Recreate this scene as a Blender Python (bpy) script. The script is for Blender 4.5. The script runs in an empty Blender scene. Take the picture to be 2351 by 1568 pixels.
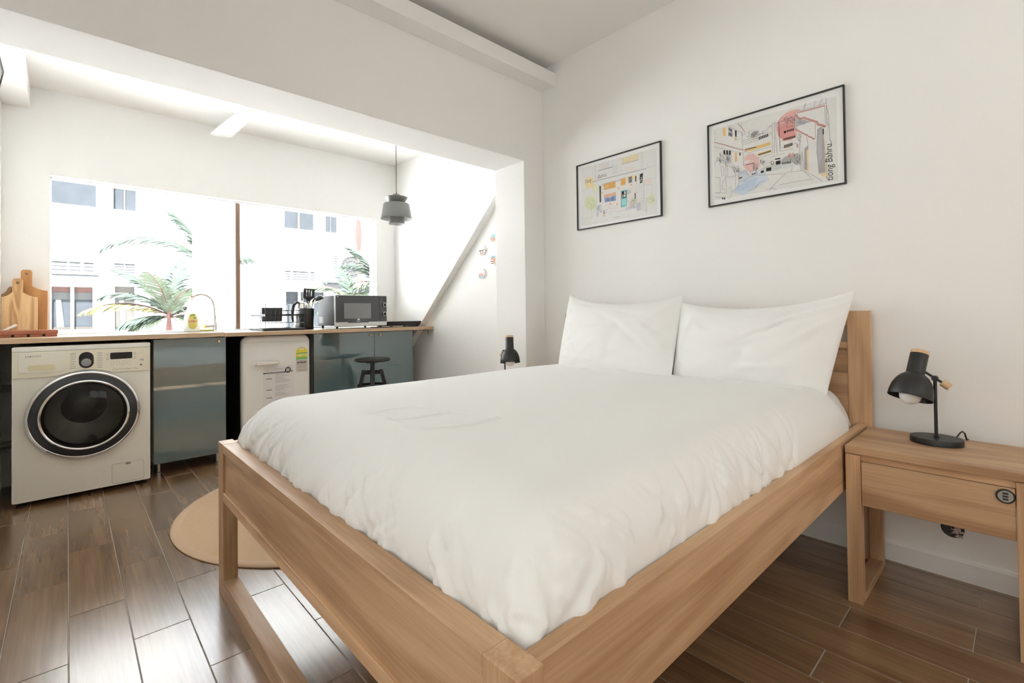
import bpy, bmesh, math, random
import numpy as np
from mathutils import Vector, Matrix

random.seed(7)
PI = math.pi
scene = bpy.context.scene
COL = scene.collection

# ------------------------------------------------------------------ camera
cam_d = bpy.data.cameras.new('camera')
cam = bpy.data.objects.new('camera', cam_d)
COL.objects.link(cam)
F_PX, W_PX, H_PX = 1098.07, 2351.0, 1568.0
yaw, pit, rol = math.radians(42.92), math.radians(0.752), math.radians(-0.695)
fwd = Vector((math.sin(yaw) * math.cos(pit), math.cos(yaw) * math.cos(pit), math.sin(pit)))
rt0 = Vector((math.cos(yaw), -math.sin(yaw), 0))
up0 = rt0.cross(fwd)
rt = math.cos(rol) * rt0 + math.sin(rol) * up0
up = -math.sin(rol) * rt0 + math.cos(rol) * up0
M = Matrix((rt, up, -fwd)).transposed().to_4x4()
M.translation = (0, 0, 1.03)
cam.matrix_world = M
cam_d.sensor_width = 36.0
cam_d.lens = F_PX * 36.0 / W_PX
cam_d.shift_y = -(H_PX / 2 - 706.89) / W_PX
cam_d.clip_start = 0.02
scene.camera = cam

# ------------------------------------------------------------------ light
world = bpy.data.worlds.new('overcast_sky')
scene.world = world
world.use_nodes = True
bg = world.node_tree.nodes['Background']
bg.inputs['Color'].default_value = (1.0, 0.982, 0.945, 1)
bg.inputs['Strength'].default_value = 2.5

sun_d = bpy.data.lights.new('sun', 'SUN')
sun_d.energy = 55.0
sun_d.angle = math.radians(2.0)
sun_d.color = (0.98, 0.99, 1.0)
sun = bpy.data.objects.new('sun', sun_d)
COL.objects.link(sun)
sun.rotation_euler = Vector((0.15, 0.42, -0.9)).to_track_quat('-Z', 'Y').to_euler()

def portal(name, loc, rot, sx, sy):
    d = bpy.data.lights.new(name, 'AREA')
    d.shape = 'RECTANGLE'
    d.size, d.size_y = sx, sy
    d.cycles.is_portal = True
    o = bpy.data.objects.new(name, d)
    COL.objects.link(o)
    o.location = loc
    o.rotation_euler = rot
    return o
# daylight portals in the window openings, the alcove one added for fill (they only guide the sky's own light)
portal('kitchen_window_portal', (1.08, 4.47, 1.45), (PI / 2, 0, PI), 2.3, 1.04)
portal('bedroom_window_portal', (1.25, -1.74, 1.75), (PI / 2, 0, 0), 1.5, 1.1)
portal('fill_window_portal', (-1.94, -.275, 1.625), (PI / 2, 0, -PI / 2), 2.65, 1.75)

vs = scene.view_settings
vs.view_transform = 'Standard'
vs.look = 'None'
vs.gamma = 1.0
vs.use_curve_mapping = False
vs.exposure = 0.0
cy = scene.cycles
cy.use_denoising = True
cy.use_adaptive_sampling = True
cy.adaptive_threshold = 0.05
cy.max_bounces = 8
cy.diffuse_bounces = 7
cy.glossy_bounces = 4
cy.transparent_max_bounces = 10
cy.sample_clamp_indirect = 12.0
cy.caustics_reflective = False
cy.caustics_refractive = False

# ------------------------------------------------------------------ mesh helpers
class MB:
    def __init__(s):
        s.v, s.f, s.m, s.mi = [], [], [], 0
    def add(s, vs_, fs_):
        o = len(s.v)
        s.v += [tuple(p) for p in vs_]
        s.f += [tuple(i + o for i in f) for f in fs_]
        s.m += [s.mi] * len(fs_)
        return s
    def box(s, x0, x1, y0, y1, z0, z1):
        v = [(x0, y0, z0), (x1, y0, z0), (x1, y1, z0), (x0, y1, z0), (x0, y0, z1), (x1, y0, z1), (x1, y1, z1), (x0, y1, z1)]
        return s.add(v, [(0, 3, 2, 1), (4, 5, 6, 7), (0, 1, 5, 4), (1, 2, 6, 5), (2, 3, 7, 6), (3, 0, 4, 7)])
    def prism(s, poly, ax, a0, a1):
        """poly: 2D points in the plane across axis ax ('x': (y,z), 'y': (x,z), 'z': (x,y))."""
        def p3(p, a):
            return {'x': (a, p[0], p[1]), 'y': (p[0], a, p[1]), 'z': (p[0], p[1], a)}[ax]
        n = len(poly)
        v = [p3(p, a0) for p in poly] + [p3(p, a1) for p in poly]
        f = [tuple(range(n - 1, -1, -1)), tuple(range(n, 2 * n))]
        f += [(i, (i + 1) % n, n + (i + 1) % n, n + i) for i in range(n)]
        return s.add(v, f)
    def ring(s, outer, inner, ax, a0, a1):
        """frame between two outlines of equal point count."""
        def p3(p, a):
            return {'x': (a, p[0], p[1]), 'y': (p[0], a, p[1]), 'z': (p[0], p[1], a)}[ax]
        n = len(outer)
        v = [p3(p, a0) for p in outer] + [p3(p, a0) for p in inner] + [p3(p, a1) for p in outer] + [p3(p, a1) for p in inner]
        f = []
        for i in range(n):
            j = (i + 1) % n
            f += [(i, j, n + j, n + i), (2 * n + i, 3 * n + i, 3 * n + j, 2 * n + j), (i, 2 * n + i, 2 * n + j, j), (n + i, n + j, 3 * n + j, 3 * n + i)]
        return s.add(v, f)
    def cyl(s, p0, p1, r0, r1=None, n=16, cap=True):
        r1 = r0 if r1 is None else r1
        p0, p1 = Vector(p0), Vector(p1)
        d = (p1 - p0).normalized()
        a = d.orthogonal().normalized()
        b = d.cross(a)
        v, f = [], []
        for p, r in ((p0, r0), (p1, r1)):
            for i in range(n):
                t = 2 * PI * i / n
                v.append(p + a * (r * math.cos(t)) + b * (r * math.sin(t)))
        f = [(i, (i + 1) % n, n + (i + 1) % n, n + i) for i in range(n)]
        if cap:
            f += [tuple(range(n - 1, -1, -1)), tuple(range(n, 2 * n))]
        return s.add(v, f)
    def lathe(s, prof, c=(0, 0, 0), d=(0, 0, 1), n=32, cap0=False, cap1=False, sx=1.0, sy=1.0):
        c, d = Vector(c), Vector(d).normalized()
        if abs(d.z) > 0.999:
            a, b = Vector((1, 0, 0)), Vector((0, 1, 0)) * (1 if d.z > 0 else -1)
        else:
            a = d.cross(Vector((0, 0, 1))).normalized()
            b = d.cross(a)
        v, f = [], []
        for r, h in prof:
            for i in range(n):
                t = 2 * PI * i / n
                v.append(c + d * h + a * (r * sx * math.cos(t)) + b * (r * sy * math.sin(t)))
        for k in range(len(prof) - 1):
            for i in range(n):
                j = (i + 1) % n
                f.append((k * n + i, k * n + j, (k + 1) * n + j, (k + 1) * n + i))
        if cap0:
            f.append(tuple(range(n - 1, -1, -1)))
        if cap1:
            o = (len(prof) - 1) * n
            f.append(tuple(range(o, o + n)))
        return s.add(v, f)
    def tube(s, path, r, n=8, closed=False, cap=True):
        P = [Vector(p) for p in path]
        m = len(P)
        rs = r if isinstance(r, (list, tuple)) else [r] * m
        v, f = [], []
        prev = None
        for k in range(m):
            if closed:
                t = (P[(k + 1) % m] - P[k - 1]).normalized()
            else:
                t = (P[min(k + 1, m - 1)] - P[max(k - 1, 0)]).normalized()
            if prev is None:
                a = t.orthogonal().normalized()
            else:
                a = (prev - t * prev.dot(t))
                a = a.normalized() if a.length > 1e-6 else t.orthogonal().normalized()
            prev = a
            b = t.cross(a)
            for i in range(n):
                q = 2 * PI * i / n
                v.append(P[k] + a * (rs[k] * math.cos(q)) + b * (rs[k] * math.sin(q)))
        for k in range(m if closed else m - 1):
            k2 = (k + 1) % m
            for i in range(n):
                j = (i + 1) % n
                f.append((k * n + i, k * n + j, k2 * n + j, k2 * n + i))
        if cap and not closed:
            f += [tuple(range(n - 1, -1, -1)), tuple(range((m - 1) * n, m * n))]
        return s.add(v, f)
    def ball(s, c, r, sz=1.0, n=20, m=12, z0=-1.0, z1=1.0):
        a0, a1 = math.asin(z0), math.asin(z1)
        prof = [(max(1e-5, r * math.cos(a0 + (a1 - a0) * k / m)), r * sz * math.sin(a0 + (a1 - a0) * k / m)) for k in range(m + 1)]
        return s.lathe(prof, c, (0, 0, 1), n)
    def grid(s, P, wrapu=False):
        """P: list of rows of points."""
        nr, nc = len(P), len(P[0])
        v = [p for row in P for p in row]
        f = []
        for i in range(nr - 1):
            for j in range(nc if wrapu else nc - 1):
                j2 = (j + 1) % nc
                f.append((i * nc + j, i * nc + j2, (i + 1) * nc + j2, (i + 1) * nc + j))
        return s.add(v, f)
    def xform(s, M4):
        s.v = [tuple(M4 @ Vector(p)) for p in s.v]
        return s
    def build(s, name, mat, parent=None, loc=None, smooth=None, bevel=0.0, seg=2, norm=True, sub=0):
        off = Vector((0, 0, 0))
        if parent is not None:
            r = parent
            while r is not None:
                off += r.location
                r = r.parent
        elif loc is not None:
            off = Vector(loc)
        me = bpy.data.meshes.new(name)
        me.from_pydata([(p[0] - off.x, p[1] - off.y, p[2] - off.z) for p in s.v], [], s.f)
        mats = mat if isinstance(mat, (list, tuple)) else [mat]
        for m_ in mats:
            me.materials.append(m_)
        if len(mats) > 1:
            me.polygons.foreach_set('material_index', s.m)
        if norm:
            bm = bmesh.new()
            bm.from_mesh(me)
            bmesh.ops.recalc_face_normals(bm, faces=bm.faces)
            bm.to_mesh(me)
            bm.free()
        if smooth is not None:
            me.polygons.foreach_set('use_smooth', [True] * len(me.polygons))
            me.set_sharp_from_angle(angle=math.radians(smooth))
        me.update()
        o = bpy.data.objects.new(name, me)
        COL.objects.link(o)
        if parent is not None:
            o.parent = parent
        elif loc is not None:
            o.location = loc
        if bevel > 0:
            b = o.modifiers.new('edge', 'BEVEL')
            b.width = bevel
            b.segments = seg
            b.limit_method = 'ANGLE'
            b.angle_limit = math.radians(40)
            b.harden_normals = False
        if sub:
            b = o.modifiers.new('soft', 'SUBSURF')
            b.levels = sub
            b.render_levels = sub
        return o

def tag(o, label=None, cat=None, group=None, kind=None):
    if label: o['label'] = label
    if cat: o['category'] = cat
    if group: o['group'] = group
    if kind: o['kind'] = kind
    return o

def thing(name, label, cat, loc=(0, 0, 0), group=None):
    o = bpy.data.objects.new(name, None)
    o.empty_display_size = 0.05
    COL.objects.link(o)
    o.location = loc
    return tag(o, label, cat, group)

def copy_tree(o, parent=None):
    c = o.copy()
    COL.objects.link(c)
    c.parent = parent
    for ch in list(o.children):
        copy_tree(ch, c)
    return c

def rrect(x0, x1, y0, y1, r, n=6):
    p = []
    for cx, cy_, a in ((x1 - r, y1 - r, 0), (x0 + r, y1 - r, 90), (x0 + r, y0 + r, 180), (x1 - r, y0 + r, 270)):
        for k in range(n + 1):
            t = math.radians(a + 90 * k / n)
            p.append((cx + r * math.cos(t), cy_ + r * math.sin(t)))
    return p

def circ(cx, cy_, r, n=40, ry=None):
    ry = r if ry is None else ry
    return [(cx + r * math.cos(2 * PI * k / n), cy_ + ry * math.sin(2 * PI * k / n)) for k in range(n)]

def text_mb(body, size, origin, xdir, ydir, width=None, lift=0.0004, bold=0.0):
    """flat lettering: origin = left end of the baseline; returns an MB in world space."""
    cu = bpy.data.curves.new('lettering_curve', 'FONT')
    cu.body = body
    cu.size = size
    cu.offset = bold
    cu.resolution_u = 3
    ob = bpy.data.objects.new('lettering_tmp', cu)
    COL.objects.link(ob)
    dg = bpy.context.evaluated_depsgraph_get()
    me = bpy.data.meshes.new_from_object(ob.evaluated_get(dg))
    xs = [v.co.x for v in me.vertices] or [0, 1]
    k = (width / (max(xs) - min(xs))) if width else 1.0
    x0 = min(xs)
    O, X, Y = Vector(origin), Vector(xdir).normalized(), Vector(ydir).normalized()
    N = X.cross(Y)
    b = MB()
    b.add([O + X * ((v.co.x - x0) * k) + Y * v.co.y + N * lift for v in me.vertices], [tuple(p.vertices) for p in me.polygons])
    bpy.data.objects.remove(ob)
    bpy.data.curves.remove(cu)
    bpy.data.meshes.remove(me)
    return b

# ------------------------------------------------------------------ materials
MATS = {}
def nodes_of(name):
    m = bpy.data.materials.new(name)
    m.use_nodes = True
    nt = m.node_tree
    p = nt.nodes['Principled BSDF']
    MATS[name] = m
    return m, nt, p

def simple(name, col, rough=0.5, metal=0.0, spec=0.5, bump=0.0, bscale=200.0, var=0.0, vscale=8.0, coat=0.0, sheen=0.0, ior=None):
    m, nt, p = nodes_of(name)
    c = (*col, 1.0)
    p.inputs['Base Color'].default_value = c
    p.inputs['Roughness'].default_value = rough
    p.inputs['Metallic'].default_value = metal
    p.inputs['Specular IOR Level'].default_value = spec
    p.inputs['Coat Weight'].default_value = coat
    p.inputs['Coat Roughness'].default_value = 0.06
    if sheen:
        p.inputs['Sheen Weight'].default_value = sheen
    tc = nt.nodes.new('ShaderNodeTexCoord')
    if var > 0 or True:
        nz = nt.nodes.new('ShaderNodeTexNoise')
        nz.inputs['Scale'].default_value = vscale
        nz.inputs['Detail'].default_value = 4
        nt.links.new(tc.outputs['Object'], nz.inputs['Vector'])
        mp = nt.nodes.new('ShaderNodeMapRange')
        v = max(var, 0.01)
        mp.inputs['To Min'].default_value = 1 - v
        mp.inputs['To Max'].default_value = 1 + v
        nt.links.new(nz.outputs['Fac'], mp.inputs['Value'])
        mx = nt.nodes.new('ShaderNodeVectorMath')
        mx.operation = 'SCALE'
        mx.inputs[0].default_value = col
        nt.links.new(mp.outputs['Result'], mx.inputs['Scale'])
        nt.links.new(mx.outputs['Vector'], p.inputs['Base Color'])
    if bump > 0:
        nb = nt.nodes.new('ShaderNodeTexNoise')
        nb.inputs['Scale'].default_value = bscale
        nb.inputs['Detail'].default_value = 3
        nt.links.new(tc.outputs['Object'], nb.inputs['Vector'])
        bp = nt.nodes.new('ShaderNodeBump')
        bp.inputs['Strength'].default_value = bump
        bp.inputs['Distance'].default_value = 0.002
        nt.links.new(nb.outputs['Fac'], bp.inputs['Height'])
        nt.links.new(bp.outputs['Normal'], p.inputs['Normal'])
    return m

def wood(name, dark, light, axis, rough=0.45, fine=60.0, along=2.2, rings=7.0, bump=0.12, spec=0.4, contrast=1.0, streak=0.5, coat=0.0, ringmul=26.0):
    """stretched-noise grain running along the object axis 0/1/2."""
    m, nt, p = nodes_of(name)
    N, L = nt.nodes, nt.links
    tc = N.new('ShaderNodeTexCoord')
    oi = N.new('ShaderNodeObjectInfo')
    sc = N.new('ShaderNodeVectorMath'); sc.operation = 'SCALE'
    sc.inputs[0].default_value = (17.0, 23.0, 31.0)
    L.new(oi.outputs['Random'], sc.inputs['Scale'])
    ad = N.new('ShaderNodeVectorMath'); ad.operation = 'ADD'
    L.new(tc.outputs['Object'], ad.inputs[0]); L.new(sc.outputs['Vector'], ad.inputs[1])
    def mapped(across, al):
        mp = N.new('ShaderNodeMapping')
        s3 = [across] * 3
        s3[axis] = al
        mp.inputs['Scale'].default_value = s3
        L.new(ad.outputs['Vector'], mp.inputs['Vector'])
        return mp
    # fine pores
    n1 = N.new('ShaderNodeTexNoise'); n1.inputs['Scale'].default_value = 1.0; n1.inputs['Detail'].default_value = 5; n1.inputs['Roughness'].default_value = 0.65
    L.new(mapped(fine * 2.2, along * 1.6).outputs['Vector'], n1.inputs['Vector'])
    # broad cathedral bands: rings of a distorted noise
    n2 = N.new('ShaderNodeTexNoise'); n2.inputs['Scale'].default_value = 1.0; n2.inputs['Detail'].default_value = 2; n2.inputs['Distortion'].default_value = 0.4
    L.new(mapped(rings, along * 0.45).outputs['Vector'], n2.inputs['Vector'])
    mu = N.new('ShaderNodeMath'); mu.operation = 'MULTIPLY'; mu.inputs[1].default_value = ringmul
    L.new(n2.outputs['Fac'], mu.inputs[0])
    si = N.new('ShaderNodeMath'); si.operation = 'SINE'
    L.new(mu.outputs[0], si.inputs[0])
    m1 = N.new('ShaderNodeMapRange'); m1.inputs['From Min'].default_value = -1.0
    L.new(si.outputs[0], m1.inputs['Value'])
    # slow tone change
    n3 = N.new('ShaderNodeTexNoise'); n3.inputs['Scale'].default_value = 1.0; n3.inputs['Detail'].default_value = 2
    L.new(mapped(9.0, along * 0.5).outputs['Vector'], n3.inputs['Vector'])
    def mix(a, b, f):
        x = N.new('ShaderNodeMath'); x.operation = 'MULTIPLY'; x.inputs[1].default_value = f
        L.new(b, x.inputs[0])
        y = N.new('ShaderNodeMath'); y.operation = 'MULTIPLY_ADD'; y.inputs[1].default_value = 1 - f
        L.new(a, y.inputs[0]); L.new(x.outputs[0], y.inputs[2])
        return y.outputs[0]
    g = mix(n1.outputs['Fac'], m1.outputs['Result'], streak * 0.6)
    g = mix(g, n3.outputs['Fac'], 0.35)
    rp = N.new('ShaderNodeValToRGB')
    e = rp.color_ramp.elements
    c0 = 0.5 - 0.25 / contrast
    e[0].position, e[1].position = max(0.0, c0), min(1.0, 0.5 + 0.22 / contrast)
    e[0].color, e[1].color = (*dark, 1), (*light, 1)
    L.new(g, rp.inputs['Fac'])
    # each piece a touch lighter or darker
    hv = N.new('ShaderNodeHueSaturation')
    mr = N.new('ShaderNodeMapRange'); mr.inputs['To Min'].default_value = 0.86; mr.inputs['To Max'].default_value = 1.12
    L.new(oi.outputs['Random'], mr.inputs['Value'])
    L.new(mr.outputs['Result'], hv.inputs['Value'])
    L.new(rp.outputs['Color'], hv.inputs['Color'])
    L.new(hv.outputs['Color'], p.inputs['Base Color'])
    p.inputs['Roughness'].default_value = rough
    p.inputs['Specular IOR Level'].default_value = spec
    p.inputs['Coat Weight'].default_value = coat
    p.inputs['Coat Roughness'].default_value = 0.2
    bp = N.new('ShaderNodeBump'); bp.inputs['Strength'].default_value = bump; bp.inputs['Distance'].default_value = 0.002
    L.new(g, bp.inputs['Height']); L.new(bp.outputs['Normal'], p.inputs['Normal'])
    return m

WALL = simple('white_wall_paint', (0.845, 0.84, 0.825), 0.75, spec=0.25, bump=0.08, bscale=60, var=0.012, vscale=2)
CEIL = simple('ceiling_paint', (0.85, 0.84, 0.82), 0.8, spec=0.2, bump=0.06, bscale=60, var=0.012, vscale=2)
GROUT = simple('tile_grout', (0.42, 0.39, 0.34), 0.85, bump=0.2, bscale=300)
TILE = wood('wood_look_tile', (0.112, 0.057, 0.025), (0.315, 0.190, 0.102), 1, rough=0.27, fine=42, along=1.7, rings=9.0, bump=0.02, spec=1.0, contrast=0.95, streak=0.36, coat=0.6, ringmul=15.0)
OAKX = wood('oak_grain_x', (0.41, 0.232, 0.118), (0.68, 0.452, 0.272), 0, contrast=1.25)
OAKY = wood('oak_grain_y', (0.41, 0.232, 0.118), (0.68, 0.452, 0.272), 1, contrast=1.25)
OAKZ = wood('oak_grain_z', (0.41, 0.232, 0.118), (0.68, 0.452, 0.272), 2, contrast=1.25)
BIRCH = wood('worktop_laminate', (0.50, 0.345, 0.215), (0.62, 0.45, 0.295), 0, fine=30, streak=0.25, rough=0.4)
PALEWOOD = simple('pale_beech', (0.66, 0.45, 0.26), 0.5, var=0.12, vscale=60)
LINEN = simple('white_cotton', (0.83, 0.828, 0.812), 0.85, spec=0.15, bump=0.10, bscale=900, sheen=0.1)
LINEN2 = simple('pillow_cotton', (0.86, 0.855, 0.84), 0.85, spec=0.15, bump=0.10, bscale=900, sheen=0.1)
BLACK = simple('matt_black', (0.018, 0.019, 0.019), 0.42, spec=0.5)
BLACKP = simple('black_plastic', (0.014, 0.015, 0.016), 0.3, spec=0.5)
GLOSSBLK = simple('gloss_black', (0.008, 0.008, 0.009), 0.08, spec=0.5)
FRAMEBLK = simple('black_frame', (0.02, 0.019, 0.017), 0.35)
STEEL = simple('brushed_steel', (0.62, 0.61, 0.59), 0.28, metal=1.0)
CHROME = simple('chrome', (0.80, 0.80, 0.80), 0.10, metal=1.0)
BRASS = simple('brass', (0.72, 0.52, 0.24), 0.25, metal=1.0)
PEWTER = simple('pewter', (0.40, 0.39, 0.36), 0.35, metal=1.0)
BULB = simple('opal_bulb', (0.80, 0.79, 0.78), 0.25)
CREAM = simple('appliance_white', (0.82, 0.79, 0.70), 0.30, spec=0.5, var=0.01)
CREAMY = simple('yellowed_panel', (0.82, 0.765, 0.615), 0.32, spec=0.5, var=0.05, vscale=6)
CREAMD = simple('yellowed_slot', (0.72, 0.66, 0.43), 0.35, var=0.08, vscale=10)
FRIDGE = simple('fridge_enamel', (0.80, 0.785, 0.75), 0.22, spec=0.5, coat=0.3)
TEAL = simple('teal_gloss_lacquer', (0.105, 0.172, 0.184), 0.03, spec=1.0, coat=1.0)
TEAL.node_tree.nodes['Principled BSDF'].inputs['Coat IOR'].default_value = 1.75
TEAL.node_tree.nodes['Principled BSDF'].inputs['Coat Roughness'].default_value = 0.02
CARC = simple('grey_carcass', (0.62, 0.61, 0.59), 0.5)
DARKP = simple('dark_panel', (0.02, 0.018, 0.017), 0.35)
GREYINK = simple('grey_print', (0.25, 0.245, 0.235), 0.6)
INK = simple('dark_print', (0.03, 0.028, 0.028), 0.6)
WHITEP = simple('white_print', (0.85, 0.85, 0.84), 0.5)
PAPER = simple('white_paper', (0.89, 0.89, 0.885), 0.6)
# ================================================================== the room
XL, XR = -0.30, 2.487            # left wall, head wall
YB, YF = -1.70, 4.32             # back wall, window wall
YD0, YD1 = 2.33, 2.635           # dividing beam
ZC, ZK = 2.77, 2.53              # bedroom / kitchen ceiling

def struct(name, b, m, **k):
    return tag(b.build(name, m, **k), kind='structure')

fl = struct('floor', MB().box(-2.05, XR + .15, YB - .15, YF + .2, -0.12, -0.0015), GROUT)
plank_me = {}
def plank(x0, x1, y0, y1):
    key = (round(x1 - x0, 3), round(y1 - y0, 3))
    if key in plank_me:
        o = bpy.data.objects.new('plank', plank_me[key])
        COL.objects.link(o)
        o.parent = fl
    else:
        o = MB().box(-(x1 - x0) / 2, (x1 - x0) / 2, -(y1 - y0) / 2, (y1 - y0) / 2, -0.010, 0.0).build('plank', TILE, parent=fl, bevel=0.0009, seg=1)
        plank_me[key] = o.data
    o.location = ((x0 + x1) / 2, (y0 + y1) / 2, 0)
    if not o.modifiers:
        bv = o.modifiers.new('edge', 'BEVEL'); bv.width = 0.0009; bv.segments = 1
    return o
PWID, PLEN, GAP = 0.153, 0.614, 0.0013
for k in range(-13, 17):
    x0, x1 = 0.003 + PWID * k, 0.003 + PWID * (k + 1)
    x0c, x1c = max(x0, -1.90), min(x1, XR)
    ytop = YF if x1c > XL + .01 else 1.15
    if x1c > XL > x0c:
        x0c = XL
    if x1c - x0c < 0.01:
        continue
    y = (0.128 if k % 2 else 0.434) - PLEN * 4
    while y < ytop:
        ya, yb = max(y, YB), min(y + PLEN, ytop)
        if yb - ya > 0.02:
            plank(x0c + GAP, x1c - GAP, ya + GAP, yb - GAP)
        y += PLEN

T = 0.15
XA, YA = -1.90, 1.15             # unseen alcove added at the left to let in more light
struct('wall_left', MB().box(XL - T, XL, YA, YF + T, 0, 3.0), WALL)
struct('wall_fill_return', MB().box(XA, XL - T, YA, YA + T, 0, 3.0), WALL)
ay0, ay1, az0_, az1_ = -1.60, 1.05, 0.75, 2.50
struct('wall_fill_alcove', MB().box(XA - T, XA, YB - T, ay0, 0, 3.0).box(XA - T, XA, ay1, YA + T, 0, 3.0).box(XA - T, XA, ay0, ay1, 0, az0_).box(XA - T, XA, ay0, ay1, az1_, 3.0), WALL)
struct('wall_right', MB().box(XR, XR + T, YB - T, YF + T, 0, 3.0), WALL)
# back wall with the bedroom's own window opening behind the camera
bx0, bx1, bz0, bz1 = 0.50, 2.00, 1.20, 2.30
struct('wall_back', MB().box(XA, bx0, YB - T, YB, 0, ZC).box(bx1, XR, YB - T, YB, 0, ZC).box(bx0, bx1, YB - T, YB, 0, bz0).box(bx0, bx1, YB - T, YB, bz1, ZC), WALL)
# window wall of the kitchen
wx0, wx1, wz0, wz1 = -0.083, 2.215, 0.926, 1.975
struct('wall_window', MB().box(XL, wx0, YF, YF + T, 0, ZK).box(wx1, XR, YF, YF + T, 0, ZK).box(wx0, wx1, YF, YF + T, 0, wz0).box(wx0, wx1, YF, YF + T, wz1, ZK), WALL)
struct('ceiling', MB().box(XA - T, XR + T, YB - T, YD1, ZC, ZC + .25), CEIL)
struct('ceiling_kitchen', MB().box(XL - T, XR + T, YD1, YF + T, ZK, ZC + .25), CEIL)
# beam over the opening and the short column on the right
struct('wall_divider', MB().prism([(XL, 2.081), (2.295, 2.081), (2.295, 0), (XR, 0), (XR, ZC), (XL, ZC)], 'y', YD0, YD1), WALL, bevel=0.004)
struct('trim_1', MB().prism([(2.205, 2.612), (YD0 - .0005, 2.612), (YD0 - .0005, 2.632), (2.223, 2.632), (2.223, 2.705), (2.205, 2.705)], 'x', XL, XR), WALL, bevel=0.003)
struct('trim_2', MB().box(XL, -0.173, YD1, YF, 2.385, ZK), WALL, bevel=0.004)
struct('wall_stair', MB().prism([(YF, 0.523), (YD1, 2.080), (YD1, ZK), (YF, ZK)], 'x', 2.42, XR), WALL, bevel=0.003)
struct('baseboard_right', MB().prism([(XR, 0.0), (XR - .010, 0.0), (XR - .010, .070), (XR - .006, .080), (XR, .082)], 'y', YB, YD0), WALL)
struct('baseboard_left', MB().prism([(XL, 0.0), (XL + .010, 0.0), (XL + .010, .070), (XL + .006, .080), (XL, .082)], 'y', YA, YD1), WALL)

# ---- window glass materials
def pane_mat(name, tint, rough, opacity_col, opac):
    m = bpy.data.materials.new(name); m.use_nodes = True
    nt = m.node_tree; nt.nodes.clear()
    out = nt.nodes.new('ShaderNodeOutputMaterial')
    tr = nt.nodes.new('ShaderNodeBsdfTransparent'); tr.inputs['Color'].default_value = (*tint, 1)
    gl = nt.nodes.new('ShaderNodeBsdfGlossy'); gl.inputs['Roughness'].default_value = rough
    lw = nt.nodes.new('ShaderNodeLayerWeight'); lw.inputs['Blend'].default_value = 0.5
    pw = nt.nodes.new('ShaderNodeMath'); pw.operation = 'POWER'; pw.inputs[1].default_value = 5.0
    nt.links.new(lw.outputs['Facing'], pw.inputs[0])
    fr = nt.nodes.new('ShaderNodeMath'); fr.operation = 'MULTIPLY_ADD'; fr.inputs[1].default_value = 0.6; fr.inputs[2].default_value = 0.022
    nt.links.new(pw.outputs[0], fr.inputs[0])
    mx = nt.nodes.new('ShaderNodeMixShader')
    nt.links.new(fr.outputs[0], mx.inputs[0]); nt.links.new(tr.outputs[0], mx.inputs[1]); nt.links.new(gl.outputs[0], mx.inputs[2])
    last = mx
    if opac > 0:
        tl = nt.nodes.new('ShaderNodeBsdfTranslucent'); tl.inputs['Color'].default_value = (*opacity_col, 1)
        nz = nt.nodes.new('ShaderNodeTexNoise'); nz.inputs['Scale'].default_value = 90
        m2 = nt.nodes.new('ShaderNodeMixShader')
        mr = nt.nodes.new('ShaderNodeMapRange'); mr.inputs['To Min'].default_value = opac - 0.02; mr.inputs['To Max'].default_value = min(1.0, opac + 0.02)
        nt.links.new(nz.outputs['Fac'], mr.inputs['Value']); nt.links.new(mr.outputs['Result'], m2.inputs[0])
        nt.links.new(mx.outputs[0], m2.inputs[1]); nt.links.new(tl.outputs[0], m2.inputs[2])
        last = m2
    nt.links.new(last.outputs[0], out.inputs['Surface'])
    return m
GLASS = pane_mat('clear_pane', (0.97, 0.985, 0.98), 0.02, (1, 1, 1), 0.0)
FROST = pane_mat('frosted_pane', (0.9, 0.93, 0.95), 0.3, (0.90, 0.93, 0.96), 0.97)
ALU = simple('white_window_frame', (0.80, 0.80, 0.79), 0.4)
BRONZE = simple('bronze_mullion', (0.26, 0.165, 0.115), 0.35, metal=0.35)
w1 = thing('window_1', None, None, (1.066, 4.40, wz0)); tag(w1, kind='structure')
b = MB()
b.box(wx0, wx1, 4.375, 4.42, wz0, wz0 + .012).box(wx0, wx1, 4.375, 4.42, wz1 - .007, wz1).box(wx0, wx0 + .006, 4.375, 4.42, wz0, wz1).box(wx1 - .008, wx1, 4.375, 4.42, wz0, wz1)
b.build('frame', ALU, w1)
mull = MB().box(1.003, 1.036, 4.372, 4.425, wz0 + .012, wz1 - .012).build('mullion', BRONZE, w1, bevel=.002)
lt = MB().box(1.036, 1.050, 4.365, 4.380, 1.468, 1.500).box(1.040, 1.062, 4.362, 4.372, 1.462, 1.474).build('latch', STEEL, mull, bevel=.002)
MB().box(wx0 + .010, .711, 4.396, 4.400, wz0 + .012, wz1 - .012).build('pane', GLASS, w1)
MB().box(1.036, wx1 - .012, 4.396, 4.400, wz0 + .012, wz1 - .012).build('pane', GLASS, w1)
MB().box(.711, 1.003, 4.402, 4.407, wz0 + .012, wz1 - .012).build('frosted_pane', FROST, w1)
w2 = thing('window_2', None, None, (1.25, YB - .07, bz0)); tag(w2, kind='structure')
b = MB()
for xx in (bx0, (bx0 + bx1) / 2 - .02, bx1 - .04):
    b.box(xx, xx + .04, YB - .10, YB - .05, bz0, bz1)
b.box(bx0, bx1, YB - .10, YB - .05, bz0, bz0 + .04).box(bx0, bx1, YB - .10, YB - .05, bz1 - .04, bz1)
b.build('frame', ALU, w2)
MB().box(bx0 + .04, bx1 - .04, YB - .078, YB - .074, bz0 + .04, bz1 - .04).build('pane', GLASS, w2)

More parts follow.
